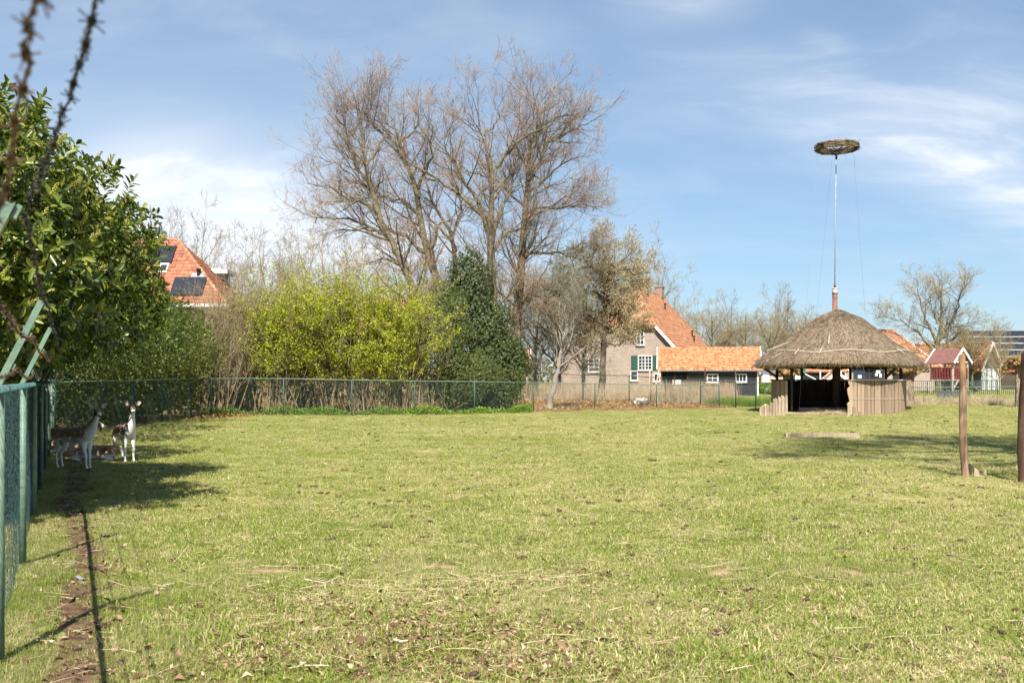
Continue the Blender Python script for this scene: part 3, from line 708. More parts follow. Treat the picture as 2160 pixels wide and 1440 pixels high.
def left_fence():
    t = thing('chain_link_fence', 'teal chain link fence with barbed wire arms running away along the left edge', 'fence', (-2.7, 5.4, 0))
    ys = [2.35]+[5.4+2.85*k for k in range(8)]+[26.8]
    pts = [(-0.4338*y-.36, y) for y in ys]; rail_z = lambda y: 1.452+.004*min(y, 20)/20
    inward = Vector((.917, .398, 0)); wires = [[], [], []]
    for i, (x, y) in enumerate(pts):
        z0 = gz(x, y); zt = rail_z(y)+.02
        mb = MB(); mb.tube([(x, y, z0-.1), (x, y, zt)], .025, 12); post = mb.build('post', M_POST, t, True)
        # cranked angle-iron arm with cleats for three strands
        top = Vector((x, y, zt))+inward*.215+Vector((0, 0, .445)); b0 = Vector((x, y, zt-.02))
        a = MB(); side = Vector((-.398, .917, 0)); up = (top-b0).normalized()
        nn = up.cross(side).normalized()
        a.beam(b0, top, .05, .005, 0, up=nn)
        a.beam(b0+side*.022+nn*.015, top+side*.022+nn*.015, .005, .035, 0, up=nn)
        for j, f in enumerate((.97, .62, .26)):
            c = b0.lerp(top, f)-nn*.012; a.box(c, (.03, .012, .035), rot=Matrix((side, nn, up)).transposed())
            wires[j].append(c-nn*.02)
        a.build('arm', M_POST, t)
    mb = MB(); rp = [(x, y, rail_z(y)) for (x, y) in [(-.45, .3)]+pts]; mb.tube(rp, .017, 10); mb.build('top_rail', M_RAIL, t, True)
    # the mesh is tied over the rail with a spiral of wire
    L = 0; sp = []
    s0 = np.array(rp[0]); s1 = np.array(rp[-1]); n = 3600; u = np.linspace(0, 1, n)
    base = s0+(s1-s0)*u[:, None]; ang = u*np.linalg.norm(s1-s0)/.045*2*np.pi
    d = (s1-s0)/np.linalg.norm(s1-s0); sd = nrm(np.cross(d, [0, 0, 1.])); upv = np.cross(sd, d)
    base = np.stack([np.interp(u, np.linspace(0, 1, len(rp)), [p[k] for p in rp]) if False else base[:, k] for k in range(3)], 1)
    hel = base+(np.cos(ang)[:, None]*sd+np.sin(ang)[:, None]*upv)*.0215
    seg = np.stack([hel[:-1], hel[1:]], 1); v, f = tubes(seg, np.full(seg.shape[:2], .0028), 3)
    tag(link('tie_wire', mesh_np('tie_wire', v, [f], M_RAIL), t), kind='stuff')
    parts = []; pp = [(-.45, .3)]+pts
    for (x0, y0), (x1, y1) in zip(pp[:-1], pp[1:]):
        near = y0 < 14
        mesh_wires(parts, (x0-.026, y0), (x1-.026, y1), gz(x0, y0), rail_z(y0), gz(x1, y1), rail_z(y1), .06, .00085, .004 if near else .002, 24 if near else 8)
    v, f = merge(parts); tag(link('chain_link_mesh', mesh_np('chain_link_mesh', v, f, M_MESH), t), kind='stuff')
    # barbed strands: slack near the camera, fixed to the cleats further on
    q = lambda px, py, d: P(px, py, d)
    near = [[q(212, -40, .92), q(203, 8, .98), q(194, 70, 1.06), q(160, 150, 1.2), q(140, 215, 1.35), q(118, 285, 1.55), q(95, 345, 1.8), q(70, 400, 2.2)],
            [q(95, -45, .72), q(82, 10, .76), q(62, 40, .8), q(52, 90, .86), q(58, 125, .9), q(45, 200, .98), q(32, 280, 1.05), q(20, 380, 1.15), q(-8, 470, 1.35), q(-45, 540, 1.7)],
            [q(-300, 700, 1.2)]]
    for j in range(3):
        pl = near[j]+[w for w in wires[j] if True]
        fine = []
        for a, b in zip(pl[:-1], pl[1:]):
            n = max(2, int((b-a).length/.06))
            for k in range(n):
                f = k/n; sag = -.05*min(1, (b-a).length/3)*4*f*(1-f)
                fine.append(a.lerp(b, f)+Vector((random.uniform(-1, 1), random.uniform(-1, 1), random.uniform(-1, 1)))*.004+Vector((0, 0, sag)))
        fine.append(pl[-1]); fp = np.array([tuple(p) for p in fine])
        s = np.concatenate([[0], np.cumsum(np.linalg.norm(np.diff(fp, axis=0), axis=1))]); m = int(s[-1]/.022); tt = np.linspace(0, s[-1], m)
        c = np.stack([np.interp(tt, s, fp[:, k]) for k in range(3)], 1); tg = nrm(np.gradient(c, axis=0)); e1 = nrm(np.cross(tg, [0, 0, 1.])); e2 = np.cross(e1, tg)
        ph = tt/.05*2*np.pi; tw = []
        for o in (0, np.pi): tw.append(c+(np.cos(ph+o)[:, None]*e1+np.sin(ph+o)[:, None]*e2)*.0022)
        mb = []
        for w in tw: sg = np.stack([w[:-1], w[1:]], 1); mb.append(tubes(sg, np.full(sg.shape[:2], .0017), 4))
        v, f = merge(mb); st = link('barbed_strand', mesh_np('barbed_strand', v, f, M_RUST if j else M_DARKWIRE), t)
        bs = np.arange(.03, s[-1], .085); ci = np.stack([np.interp(bs, tt, c[:, k]) for k in range(3)], 1)
        bb = []
        for _ in range(4):
            d = nrm(rng.normal(size=ci.shape)); hh = rng.uniform(.010, .017, len(ci))[:, None]; sg = np.stack([ci-d*hh, ci+d*hh], 1); bb.append(tubes(sg, np.full(sg.shape[:2], .0011), 3))
        knot = np.stack([ci-tg[np.searchsorted(tt, bs).clip(0, m-1)]*.008, ci+tg[np.searchsorted(tt, bs).clip(0, m-1)]*.008], 1); bb.append(tubes(knot, np.full(knot.shape[:2], .0048), 5))
        v, f = merge(bb); tag(link('barb', mesh_np('barb', v, f, M_RUST if j else M_DARKWIRE), st), kind='stuff')
left_fence()

def post_fence(name_label, posts, mpost, mrail, mmesh, r=.03, rail_r=.021, pitch=.06, wire=.0017, cat='fence', mesh=True, wires=0, extend=None, name='chain_link_fence'):
    """posts: (x, y, z0, z1)"""
    t = thing(name, name_label, cat, posts[0][:3]); parts = []
    for (x, y, z0, z1) in posts: MB().tube([(x, y, z0-.15), (x, y, z1)], r, 8).build('post', mpost, t, True)
    if rail_r:
        mb = MB()
        mb.tube([(x, y, z1-rail_r*1.1) for (x, y, z0, z1) in posts], rail_r, 6); mb.build('top_rail', mrail, t, True)
    for a, b in zip(posts[:-1], posts[1:]):
        if mesh: mesh_wires(parts, (a[0], a[1]-.035), (b[0], b[1]-.035), a[2]+.02, a[3]-.02, b[2]+.02, b[3]-.02, pitch, wire)
        for k in range(wires):
            f = (k+.6)/wires; seg = np.array([[[a[0], a[1], a[2]+(a[3]-a[2])*f], [b[0], b[1], b[2]+(b[3]-b[2])*f]]]); parts.append(tubes(seg, np.full((1, 2), .003), 4))
    if parts: v, f = merge(parts); tag(link('wire_mesh', mesh_np('wire_mesh', v, f, mmesh), t), kind='stuff')
    return t
def pix_posts(rows):
    out = []
    for (px, yf, yt) in rows:
        p = FP(px, yf); out.append((p.x, p.y, p.z, EYE+(HY-yt)/FPX*p.y))
    return out
def straight(x, y, h): return (x, y, gz(x, y), gz(x, y)+h)
side = [straight(-11.98, 26.85, 1.46), straight(-12.1, 30.1, 1.5), straight(-12.2, 33.0, 1.5), straight(-12.3, 36.0, 1.54), straight(-12.72, 40.6, 1.56), straight(-12.62, 42.9, 1.58)]
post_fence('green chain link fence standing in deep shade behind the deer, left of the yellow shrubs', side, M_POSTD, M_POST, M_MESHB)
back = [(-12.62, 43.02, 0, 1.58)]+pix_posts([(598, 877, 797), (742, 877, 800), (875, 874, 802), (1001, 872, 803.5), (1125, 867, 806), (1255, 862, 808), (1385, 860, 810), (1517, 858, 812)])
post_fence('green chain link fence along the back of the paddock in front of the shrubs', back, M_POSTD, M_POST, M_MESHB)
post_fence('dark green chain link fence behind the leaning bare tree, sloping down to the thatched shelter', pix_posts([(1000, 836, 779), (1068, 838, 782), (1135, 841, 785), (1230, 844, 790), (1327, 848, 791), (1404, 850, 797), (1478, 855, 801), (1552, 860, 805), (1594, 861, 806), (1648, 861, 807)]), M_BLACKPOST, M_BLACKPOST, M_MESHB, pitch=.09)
rf = [(x, 49.5, gz(x, 49.5), EYE+(HY-y)/FPX*49.5) for (x, y) in ((19.0, 816), (21.9, 815.5), (24.55, 814), (27.2, 813))]
post_fence('light green chain link fence right of the pollard trunk, in front of the bench', rf, M_POST, M_POST, M_MESHB, pitch=.09)
wf = [(x, 60.5, gz(x, 60.5), z) for (x, z) in ((8.2, 2.1), (11.4, 2.18), (13.2, 2.05))]
post_fence('rustic wire fence with thin brown posts in front of the black shed', wf, M_WOODD, None, M_MESHB, r=.035, rail_r=0, mesh=False, wires=6, name='wire_fence')
pf = [(x, 74, gz(x, 74), gz(x, 74)+1.05) for x in (28.3, 30.0, 31.7, 33.4, 35.1, 36.8)]
t = post_fence('low dark bar fence in front of the brick barn, beside the play tower', pf, M_BLACKPOST, M_BLACKPOST, M_BLACKPOST, r=.03, pitch=.14, wire=.006, mesh=False, name='bar_fence')
mb = MB()
for i in range(60): x = 28.3+i*.144; mb.box((x, 73.98, gz(x, 74)+.5), (.025, .02, .95))
tag(mb.build('bars', M_BLACKPOST, t), kind='stuff')
# ------------------------------------------------------------------ buildings
def inpoly(x, y, poly):
    c = np.zeros(len(x), bool); n = len(poly)
    for i in range(n):
        x0, y0 = poly[i]; x1, y1 = poly[(i+1) % n]
        if y0 == y1: continue
        k = ((y0 > y) != (y1 > y)) & (x < (x1-x0)*(y-y0)/(y1-y0)+x0); c ^= k
    return c
PROF = np.array([[0, .012], [.2, .05], [.42, .058], [.62, .02], [.82, 0], [1.02, .014]])
def pantiles(parent, poly, m, w=.24, l=.30, name='roof_tiles', tl=True):
    """real pantiles over a flat roof polygon: poly[0] -> poly[1] runs along the eave"""
    p = [Vector(q) for q in poly]; U = (p[1]-p[0]).normalized(); N = (p[1]-p[0]).cross(p[2]-p[0]).normalized(); V = N.cross(U)
    if N.z < 0: N = -N; V = -V if V.z < 0 else V
    V = V if V.z > 0 else -V
    pl = [((q-p[0]).dot(U), (q-p[0]).dot(V)) for q in p]
    umin, umax = min(a for a, b in pl), max(a for a, b in pl); vmax = max(b for a, b in pl)
    us = np.arange(umin, umax-w*.3, w); vs = np.arange(0, vmax, l); A, B = np.meshgrid(us, vs); A = A.ravel(); B = B.ravel()
    k = inpoly(A+w/2, B+l*.5, pl); A, B = A[k], B[k]; n = len(A); h = rng.normal(0, .004, n)
    rows = []
    for (vv, lift) in ((-.02, .035), (l*1.02, .004)):
        for a, z in PROF: rows.append(np.stack([A+a*w, B+vv+np.zeros(n), z+lift+h+.01], 1))
    rows += [np.stack([A+a*w, B-.02, np.full(n, .0)], 1) for a, z in PROF]
    q = np.stack(rows, 1).reshape(-1, 3); O = np.array(p[0]); W3 = O+q[:, :1]*np.array(U)+q[:, 1:2]*np.array(V)+q[:, 2:3]*np.array(N)
    m_ = len(PROF); i = np.arange(n)[:, None]*(3*m_); f = [i+np.array([[j, j+1, m_+j+1, m_+j]]) for j in range(m_-1)]+[i+np.array([[2*m_+j, 2*m_+j+1, j+1, j]]) for j in range(m_-1)]
    o = link(name, mesh_np(name, W3, [np.concatenate(f)], m, False), parent, tl); tag(o, kind='stuff'); return o
def slab(parent, name, poly, th, m, local=True):
    p = [Vector(q) for q in poly]; N = (p[1]-p[0]).cross(p[2]-p[0]).normalized()
    if N.z < 0: N = -N
    return MB().prism([q-N*th for q in p], N*th).build(name, m, parent, local=local)
def ridge(parent, pts, m, r=.11, local=True, name='ridge_tiles'):
    mb = MB()
    for a, b in zip(pts[:-1], pts[1:]):
        a, b = Vector(a), Vector(b); n = max(1, int((b-a).length/.4))
        for i in range(n): s = a.lerp(b, i/n); e = a.lerp(b, (i+1)/n+.0); mb.tube([s, e], [r*1.06, r*.94], 8)
    tag(mb.build(name, m, parent, True, local), kind='stuff')
def window(parent, x, y, z, w, h, nx, nz, mf=None, fr=.06, name='window', bar=.035, glass=None, proud=.03):
    """white frame with glazing bars standing proud of the wall at local y, panes set back"""
    mf = mf or M_WHITE; mb = MB()
    mb.box((x, y-proud/2, z-h/2+fr/2), (w, proud+.05, fr)); mb.box((x, y-proud/2, z+h/2-fr/2), (w, proud+.05, fr))
    for s in (-1, 1): mb.box((x+s*(w/2-fr/2), y-proud/2, z), (fr, proud+.046, h-2*fr))
    for i in range(1, nx): mb.box((x-w/2+fr+(w-2*fr)*i/nx, y-proud/2+.006, z), (bar*(1.8 if nx > 3 and i == nx//2 else 1), proud+.03, h-2*fr-.004))
    for i in range(1, nz): mb.box((x, y-proud/2+.009, z-h/2+fr+(h-2*fr)*i/nz), (w-2*fr-.004, proud+.024, bar))
    mb.box((x, y-.06, z-h/2-.03), (w+.1, .12, .05))
    o = mb.build(name, mf, parent, local=True)
    for i in range(nx):
        for j in range(nz):
            cx = x-w/2+fr+(w-2*fr)*(i+.5)/nx; cz = z-h/2+fr+(h-2*fr)*(j+.5)/nz
            MB().box((cx, y-.004, cz), ((w-2*fr)/nx-.004, .01, (h-2*fr)/nz-.004)).build('pane', glass or M_GLASS, o, local=True)
    return o
class Frame:
    """finds where a pixel's ray meets a building's front plane, in the building's own axes"""
    def __init__(s, loc, rz): s.l = Vector(loc); s.M = Matrix.Rotation(-rz, 3, 'Z'); s.n = Matrix.Rotation(rz, 3, 'Z') @ Vector((0, 1, 0))
    def at(s, px, py):
        d = Vector(((px-CX)/FPX, 1, (HY-py)/FPX)); o = Vector((0, 0, EYE)); t = (s.l-o).dot(s.n)/d.dot(s.n); q = s.M @ (o+d*t-s.l); return q.x, q.z
# -- farmhouse
def farmhouse():
    rz = R(-25); loc = (8.3, 78.8, gz(8.3, 78.8)); fr = Frame(loc, rz); H = 8.3; s = 1.08; W = 5.6; ze = H-s*W; zh = 5.15; wh = (H-zh)/s; D = 10.6
    t = thing('farmhouse', 'brick farmhouse with orange half-hipped tile roof and green shutters', 'house', loc, rz)
    MB().prism([(-W+.25, 0, -.3), (W-.25, 0, -.3), (W-.25, 0, ze+.22), (wh-.1, 0, zh), (-wh+.1, 0, zh), (-W+.25, 0, ze+.22)], (0, D, 0)).build('wall', M_BRICK, t, local=True)
    A = (0, 4.4, H); B = (wh, -.25, zh); C = (W, -.25, ze); Dp = (W, D+.2, ze); E = (0, D+.2, H)
    slab(t, 'roof', [B, C, Dp, E, A], .1, M_TILE); slab(t, 'roof', [(-q[0], q[1], q[2]) for q in (B, C, Dp, E, A)], .1, M_TILE); slab(t, 'roof', [(-wh, -.25, zh), B, A], .1, M_TILE)
    pantiles(t, [C, Dp, E, A, B], M_TILE); pantiles(t, [(-W, D+.2, ze), (-W, -.25, ze), (-wh, -.25, zh), (0, 4.4, H), (0, D+.2, H)], M_TILE)
    pantiles(t, [(-wh, -.25, zh), B, A], M_TILE)
    ridge(t, [E, A], M_TILE, .13); ridge(t, [A, B], M_TILE, .12); ridge(t, [A, (-wh, -.25, zh)], M_TILE, .12)
    for sg in (1, -1): MB().beam((sg*wh, -.31, zh-.07), (sg*W, -.31, ze-.07), .05, .2).build('verge_board', M_WHITE, t, local=True)
    MB().box((0, -.14, zh-.14), (2*wh-.1, .26, .12)).build('soffit', M_WOODD, t, local=True)
    MB().box((.15, 5.6, H+.35), (.75, .6, 1.2)).box((.15, 5.6, H+1.0), (.85, .7, .12)).build('chimney', M_BRICKR, t, local=True)
    MB().box((.1, 10.0, H+.2), (.7, .6, .9)).box((.1, 10.0, H+.7), (.8, .7, .1)).build('chimney', M_BRICKR, t, local=True)
    for (u, v) in ((.25, .55), (.62, .72), (.70, .62)):
        q = Vector(A).lerp(Vector(E), v).lerp(Vector(C).lerp(Vector(Dp), v), u); MB().tube([q, q+Vector((0, 0, .55))], .06, 8).box(q+Vector((0, 0, .55)), (.16, .16, .08)).build('vent_pipe', M_DARKIN, t, local=True)
    q0 = Vector(C).lerp(Vector(Dp), .78)+Vector((-1.0, 0, 1.2)); MB().prism([q0, q0+Vector((1.2, .4, -1.1)), q0+Vector((.9, 1.8, -.95)), q0+Vector((-.1, .3, .1))], (.12, 0, .12)).build('dormer_cheek', M_WHITE, t, local=True)
    x, z = fr.at(1361, 765); window(t, x, 0, z, 1.12, 1.12, 4, 4)
    for sg in (-1, 1):
        mb = MB()
        for k in range(4): mb.box((x+sg*.86+(-.195+k*.13), -.03, z), (.122, .04, 1.12))
        for dz in (-.4, .4): mb.box((x+sg*.86, -.055, z+dz), (.5, .02, .08))
        mb.build('shutter', M_GREENP, t, local=True)
    x, z = fr.at(1351, 709); window(t, x, 0, z, .62, 1.35, 2, 4)
    x, z = fr.at(1253, 770); window(t, x, 0, z, .95, 1.05, 2, 3)
    for sg in (-1,): MB().box((x+sg*.76, -.03, z), (.5, .05, 1.05)).build('shutter', M_GREENP, t, local=True)
    x, z = fr.at(1338, 792); window(t, x, 0, z, .6, .75, 1, 2); x, z = fr.at(1386, 796); window(t, x, 0, z, .5, .6, 1, 2)
farmhouse()
# -- black shed
def black_shed():
    rz = R(-9); p = GP(1394, 72.3); t = thing('black_shed', 'long black boarded shed with orange pantile roof and two white windows', 'shed', p, rz); fr = Frame(p, rz)
    L = 6.7; ze = 1.84; D = 3.2; zr = ze+1.55
    MB().box((L/2, D/2+.03, ze/2-.05), (L-.06, D-.1, ze+.1)).build('core', M_DARKIN, t, local=True)
    n = 12; bh = ze/n
    bm_ = MB().add([(0, 0, -bh/2), (1, 0, -bh/2), (1, -.012, bh/2), (0, -.012, bh/2), (0, .03, -bh/2), (1, .03, -bh/2), (1, .03, bh/2), (0, .03, bh/2)][:8], [(0, 1, 2, 3), (4, 7, 6, 5), (0, 4, 5, 1), (3, 2, 6, 7), (0, 3, 7, 4), (1, 5, 6, 2)]).mesh('board', M_BLACKB)
    def board(x0, x1, z, y=0.0):
        o = bpy.data.objects.new('board', bm_); COL.objects.link(o); o.parent = t; o.location = (x0, y-.04, z); o.scale = (x1-x0, 1, 1); o.rotation_euler = (R(4), 0, 0)
    for i in range(n):
        z = bh*(i+.5)
        if i >= 5: board(1.9, L, z)
        else: board(0.05, L, z)
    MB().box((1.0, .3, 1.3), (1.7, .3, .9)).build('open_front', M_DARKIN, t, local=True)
    for xx in (.06, .95, 1.86): MB().box((xx, -.03, ze/2), (.1, .1, ze)).build('post', M_WOODD, t, local=True)
    MB().box((1.1, -.02, .95), (.6, .06, .35)).build('trough', M_WHITE, t, local=True)
    for px in (1503, 1563): x, z = fr.at(px, 797); window(t, x, -.05, z, .80, .60, 2 if px < 1530 else 3, 2 if px < 1530 else 1, fr=.075)
    MB().box((L-.03, -.05, ze/2), (.10, .08, ze)).build('corner_board', M_WHITE, t, local=True)
    MB().prism([(L, 0, 0), (L, D, 0), (L, D, ze), (L, D/2, zr-.1), (L, 0, ze)], (.03, 0, 0)).build('gable_wall', M_BLACKB, t, local=True)
    MB().box((3.4, -.12, -.02), (5.5, .1, .08)).build('sill_beam', M_CONC, t, local=True)
    e0 = (-.25, -.32, ze-.06); e1 = (L+.25, -.32, ze-.06); r1 = (L+.25, D/2, zr); r0 = (-.25, D/2, zr)
    slab(t, 'roof', [e0, e1, r1, r0], .05, M_WOODD); slab(t, 'roof', [(-.25, D+.32, ze-.06), (L+.25, D+.32, ze-.06), r1, r0], .08, M_TILE)
    # single pantiles
    U = Vector((1, 0, 0)); V = (Vector(r0)-Vector(e0)); sl = V.length; V.normalize(); N = U.cross(V); w = (L+.5)/29; rows = 9; l = sl/rows
    mb = MB(); m_ = len(PROF); vs = []
    for (vv, lift) in ((-.02, .035), (l*1.02, .004)): vs += [U*(a*w)+V*vv+N*(z+lift) for a, z in PROF]
    vs += [U*(a*w)-V*.02 for a, z in PROF]
    mb.add(vs, [(j, j+1, m_+j+1, m_+j) for j in range(m_-1)]+[(2*m_+j, 2*m_+j+1, j+1, j) for j in range(m_-1)]); tm = mb.mesh('roof_tile', M_TILEO, fix=False)
    for r in range(rows):
        for c in range(29):
            o = bpy.data.objects.new('roof_tile', tm); COL.objects.link(o); o.parent = t; o.location = Vector(e0)+U*(c*w)+V*(r*l)+N*random.uniform(.004, .014)
    ridge(t, [r0, r1], M_TILE, .11)
    for xx in (-.27, L+.27): MB().beam((xx, -.36, ze-.02), (xx, D/2, zr+.06), .05, .17).beam((xx, D+.36, ze-.02), (xx, D/2, zr+.06), .05, .17).build('verge_board', M_WHITE, t, local=True)
    MB().tube([(-.3, -.38, ze-.08), (L+.3, -.38, ze-.08)], .05, 8).build('gutter', M_ZINC, t, local=True)
black_shed()
# -- house with solar panels, left
def solar_house():
    d = 66; t = thing('tiled_house', 'house with red tiled hipped roof, black solar panels and a metal chimney', 'house', GP(330, d))
    Z = lambda y, dd: EYE+(HY-y)/FPX*dd
    X = lambda x, dd: (x-CX)/FPX*dd
    d1 = d+4.2; e0 = (X(150, d), d, Z(640, d)); e1 = (X(476, d), d, Z(640, d)); r1 = (X(376, d1), d1, Z(506, d1)); r0 = (X(240, d1), d1, Z(506, d1))
    e2 = (e1[0], d+8.4, e1[2]); e3 = (e0[0], d+8.4, e0[2])
    zb = gz(0, d); MB().box(((e0[0]+e1[0])/2, d+4.2, (zb+e0[2])/2), (e1[0]-e0[0]-.7, 7.6, e0[2]-zb-.1)).build('wall', M_BRICKR, t)
    for pl in ([e0, e1, r1, r0], [e1, e2, r1], [e3, e2, r1, r0], [e0, e3, r0]): slab(t, 'roof', pl, .12, M_TILER, False)
    pantiles(t, [e0, e1, r1, r0], M_TILER, .26, .34, tl=False); pantiles(t, [e1, e2, r1], M_TILER, .26, .34, tl=False)
    ridge(t, [r0, r1, e1], M_TILE, .13, False)
    U = Vector((1, 0, 0)); V = (Vector(r0)-Vector(e0)); V.x = 0; V.normalize(); N = U.cross(V)
    def at(px, py):
        dr = Vector(((px-CX)/FPX, 1, (HY-py)/FPX)); o = Vector((0, 0, EYE)); k = (Vector(e0)-o).dot(N)/dr.dot(N); return o+dr*k
    def panel(x0, y0, x1, y1, nx, ny):
        a = at(x0, y1); b = at(x1, y0); w = (b-a).dot(U)/nx; h = (b-a).dot(V)/ny; mt = Matrix((U, V, N)).transposed()
        for i in range(nx):
            for j in range(ny):
                c = a+U*(w*(i+.5))+V*(h*(j+.5))+N*.16; o = MB().box(c, (w-.03, h-.03, .05), rot=mt).build('solar_panel', M_PANEL, t)
                MB().box(c-N*.03, (w-.01, h-.01, .03), rot=mt).build('frame', M_DARKIN, o)
    panel(300, 522, 374, 557, 2, 1); panel(358, 588, 438, 626, 3, 1)
    a = at(334, 577); b = at(358, 560); mt = Matrix((U, V, N)).transposed(); c = (a+b)/2+N*.12
    o = MB().box(c, ((b-a).dot(U), (b-a).dot(V)+.1, .12), rot=mt).build('roof_window', M_WHITE, t); MB().box(c+N*.05, ((b-a).dot(U)*.75, (b-a).dot(V)*.7, .05), rot=mt).build('pane', M_GLASS, o)
    q = at(333, 512); MB().tube([q-Vector((0, 0, .5)), q+Vector((0, 0, .7))], .42, 12).tube([q+Vector((0, 0, .7)), q+Vector((0, 0, 1.35))], .2, 12).tube([q+Vector((0, 0, 1.3)), q+Vector((0, 0, 1.42))], .27, 12).build('chimney', M_ALU, t, True)
    q = at(419, 584); o = MB().tube([q, q+Vector((0, 0, .55))], .11, 10).tube([q+Vector((0, 0, .4)), q+Vector((0, 0, .56))], .15, 10).build('vent_pipe', M_DARKIN, t, True); MB().box(q+N*.09, (.95, .5, .04), rot=mt).build('lead_flashing', M_ALU, o)
    dx = X(446, d+6.5); MB().box((dx+.25, d+6.6, Z(590, d+6.5)), (1.3, 2.0, 1.4)).build('dormer', M_WHITE, t)
    MB().box((dx+.35, d+6.5, Z(576, d+6.5)), (2.2, 2.4, .28)).build('dormer_roof', M_WHITE, t)
    MB().box(((e0[0]+e1[0])/2, d-.12, e0[2]-.12), (e1[0]-e0[0]+.2, .18, .2)).build('gutter', M_WHITE, t)
    window(t, 0, 0, 0, .01, .01, 1, 1) if False else None
solar_house()
# -- plain gabled building, front gable or long side towards -y in its own axes
def gabled(name, label, cat, loc, rz, L, D, ze, zr, m_wall, m_roof, along=True, over=.3, tiles=None, verge=True):
    t = thing(name, label, cat, loc, rz)
    if along:                                    # ridge along local x
        MB().prism([(0, 0, -.3), (0, D, -.3), (0, D, ze), (0, D/2, zr-.06), (0, 0, ze)], (L, 0, 0)).build('wall', m_wall, t, local=True)
        k = (zr-ze)/(D/2); zz = ze-k*over
        a = [(-over, -over, zz), (L+over, -over, zz), (L+over, D/2, zr), (-over, D/2, zr)]; b = [(L+over, D+over, zz), (-over, D+over, zz), (-over, D/2, zr), (L+over, D/2, zr)]
        rd = [(-over, D/2, zr+.05), (L+over, D/2, zr+.05)]; vg = [((x, -over-.02, zz), (x, D/2, zr+.02), (x, D+over+.02, zz)) for x in (-over-.03, L+over+.03)]
    else:
        MB().prism([(0, 0, -.3), (L, 0, -.3), (L, 0, ze), (L/2, 0, zr-.06), (0, 0, ze)], (0, D, 0)).build('wall', m_wall, t, local=True)
        k = (zr-ze)/(L/2); zz = ze-k*over
        a = [(-over, D+over, zz), (-over, -over, zz), (L/2, -over, zr), (L/2, D+over, zr)]; b = [(L+over, -over, zz), (L+over, D+over, zz), (L/2, D+over, zr), (L/2, -over, zr)]
        rd = [(L/2, -over, zr+.05), (L/2, D+over, zr+.05)]; vg = [((-over-.02, y, zz), (L/2, y, zr+.02), (L+over+.02, y, zz)) for y in (-over-.03, D+over+.03)]
    slab(t, 'roof', a, .1, m_roof); slab(t, 'roof', b, .1, m_roof)
    if tiles: pantiles(t, a, tiles); pantiles(t, b, tiles); ridge(t, rd, tiles, .12)
    if verge:
        for p, q, r in vg: MB().beam(p, q, .05, .2).beam(q, r, .05, .2).build('verge_board', M_WHITE, t, local=True)
    return t
Zat = lambda y, d: EYE+(HY-y)/FPX*d
def brick_barn():
    d = 86; x0, x1 = 24.3, 35.5; z0 = gz(28, d); ze = Zat(772, d)-z0; zr = Zat(693, d)-z0
    p = (x0, d, z0); t = thing('brick_barn', 'brick barn with orange hipped roof and a dark arched doorway behind the thatched shelter', 'barn', p); L = x1-x0; D = 7.0
    MB().box((L/2, D/2, ze/2), (L, D, ze)).build('wall', M_BRICK, t, local=True)
    e = [(-.35, -.35, ze-.1), (L+.35, -.35, ze-.1), (L+.35, D+.35, ze-.1), (-.35, D+.35, ze-.1)]; r0, r1 = (.6, D/2, zr), (L-2.3, D/2, zr)
    for pl in ([e[0], e[1], r1, r0], [e[1], e[2], r1], [e[2], e[3], r0, r1], [e[3], e[0], r0]): slab(t, 'roof', pl, .1, M_TILE)
    pantiles(t, [e[0], e[1], r1, r0], M_TILE, .25, .32); pantiles(t, [e[1], e[2], r1], M_TILE, .25, .32); ridge(t, [r0, r1, e[1]], M_TILE, .13)
    MB().beam((L+.4, -.4, ze-.05), (L-2.2, D/2, zr), .05, .2).build('verge_board', M_WHITE, t, local=True)
    def arch(cx, w, h, m, nm, y):
        pts = [(cx-w/2, y, 0), (cx+w/2, y, 0), (cx+w/2, y, h*.78)]+[(cx+w/2*math.cos(a), y, h*.78+h*.22*math.sin(a)) for a in np.linspace(.3, 2.84, 7)]+[(cx-w/2, y, h*.78)]
        return MB().prism(pts, (0, .06, 0)).build(nm, m, t, local=True)
    X = lambda px: (px-CX)/FPX*d-x0
    arch(X(1830), 2.2, 2.35, M_DARKIN, 'doorway', -.05); MB().box((X(1812), -.12, 1.0), (.95, .06, 1.95)).build('door', mat('dark_blue_door', (.022, .035, .055), None, 3, .5), t, local=True)
    MB().box((X(1852), -.12, 1.0), (.95, .06, 1.95)).build('door', M_DARKIN, t, local=True)
    for (px, pz, w, h) in ((1851, 784, .35, .25), (1847, 790, .22, .22), (1856, 792, .2, .3), (1812, 794, .3, .25)): MB().box((X(px), -.17, Zat(pz, d)-z0), (w, .01, h)).build('paper_notice', M_WHITE, t, local=True)
    window(t, X(1776), -.0, Zat(786, d)-z0, .62, .75, 3, 1, fr=.07); window(t, X(1893), 0, Zat(790, d)-z0, .8, .8, 2, 2, mf=M_DARKIN)
brick_barn()
t = gabled('lean_to', 'low lean-to with orange tiled roof and white posts seen through the thatched shelter', 'shed', (22.4, 80, gz(22, 80)), 0, 3.6, 2.4, 1.75, 2.35, M_DARKIN, M_TILE, True, .2, M_TILE)
for x in (.2, 1.6, 3.2): MB().box((x, -.25, .85), (.09, .09, 1.7)).build('post', M_WHITE, t, local=True)
t = gabled('tile_stack_shed', 'small orange tile clad outbuilding beside the lean-to under the shelter eave', 'shed', (24.1, 78, gz(24, 78)), 0, 1.3, 1.2, 1.1, 1.6, M_TILE, M_TILE, False, .1, M_TILE)
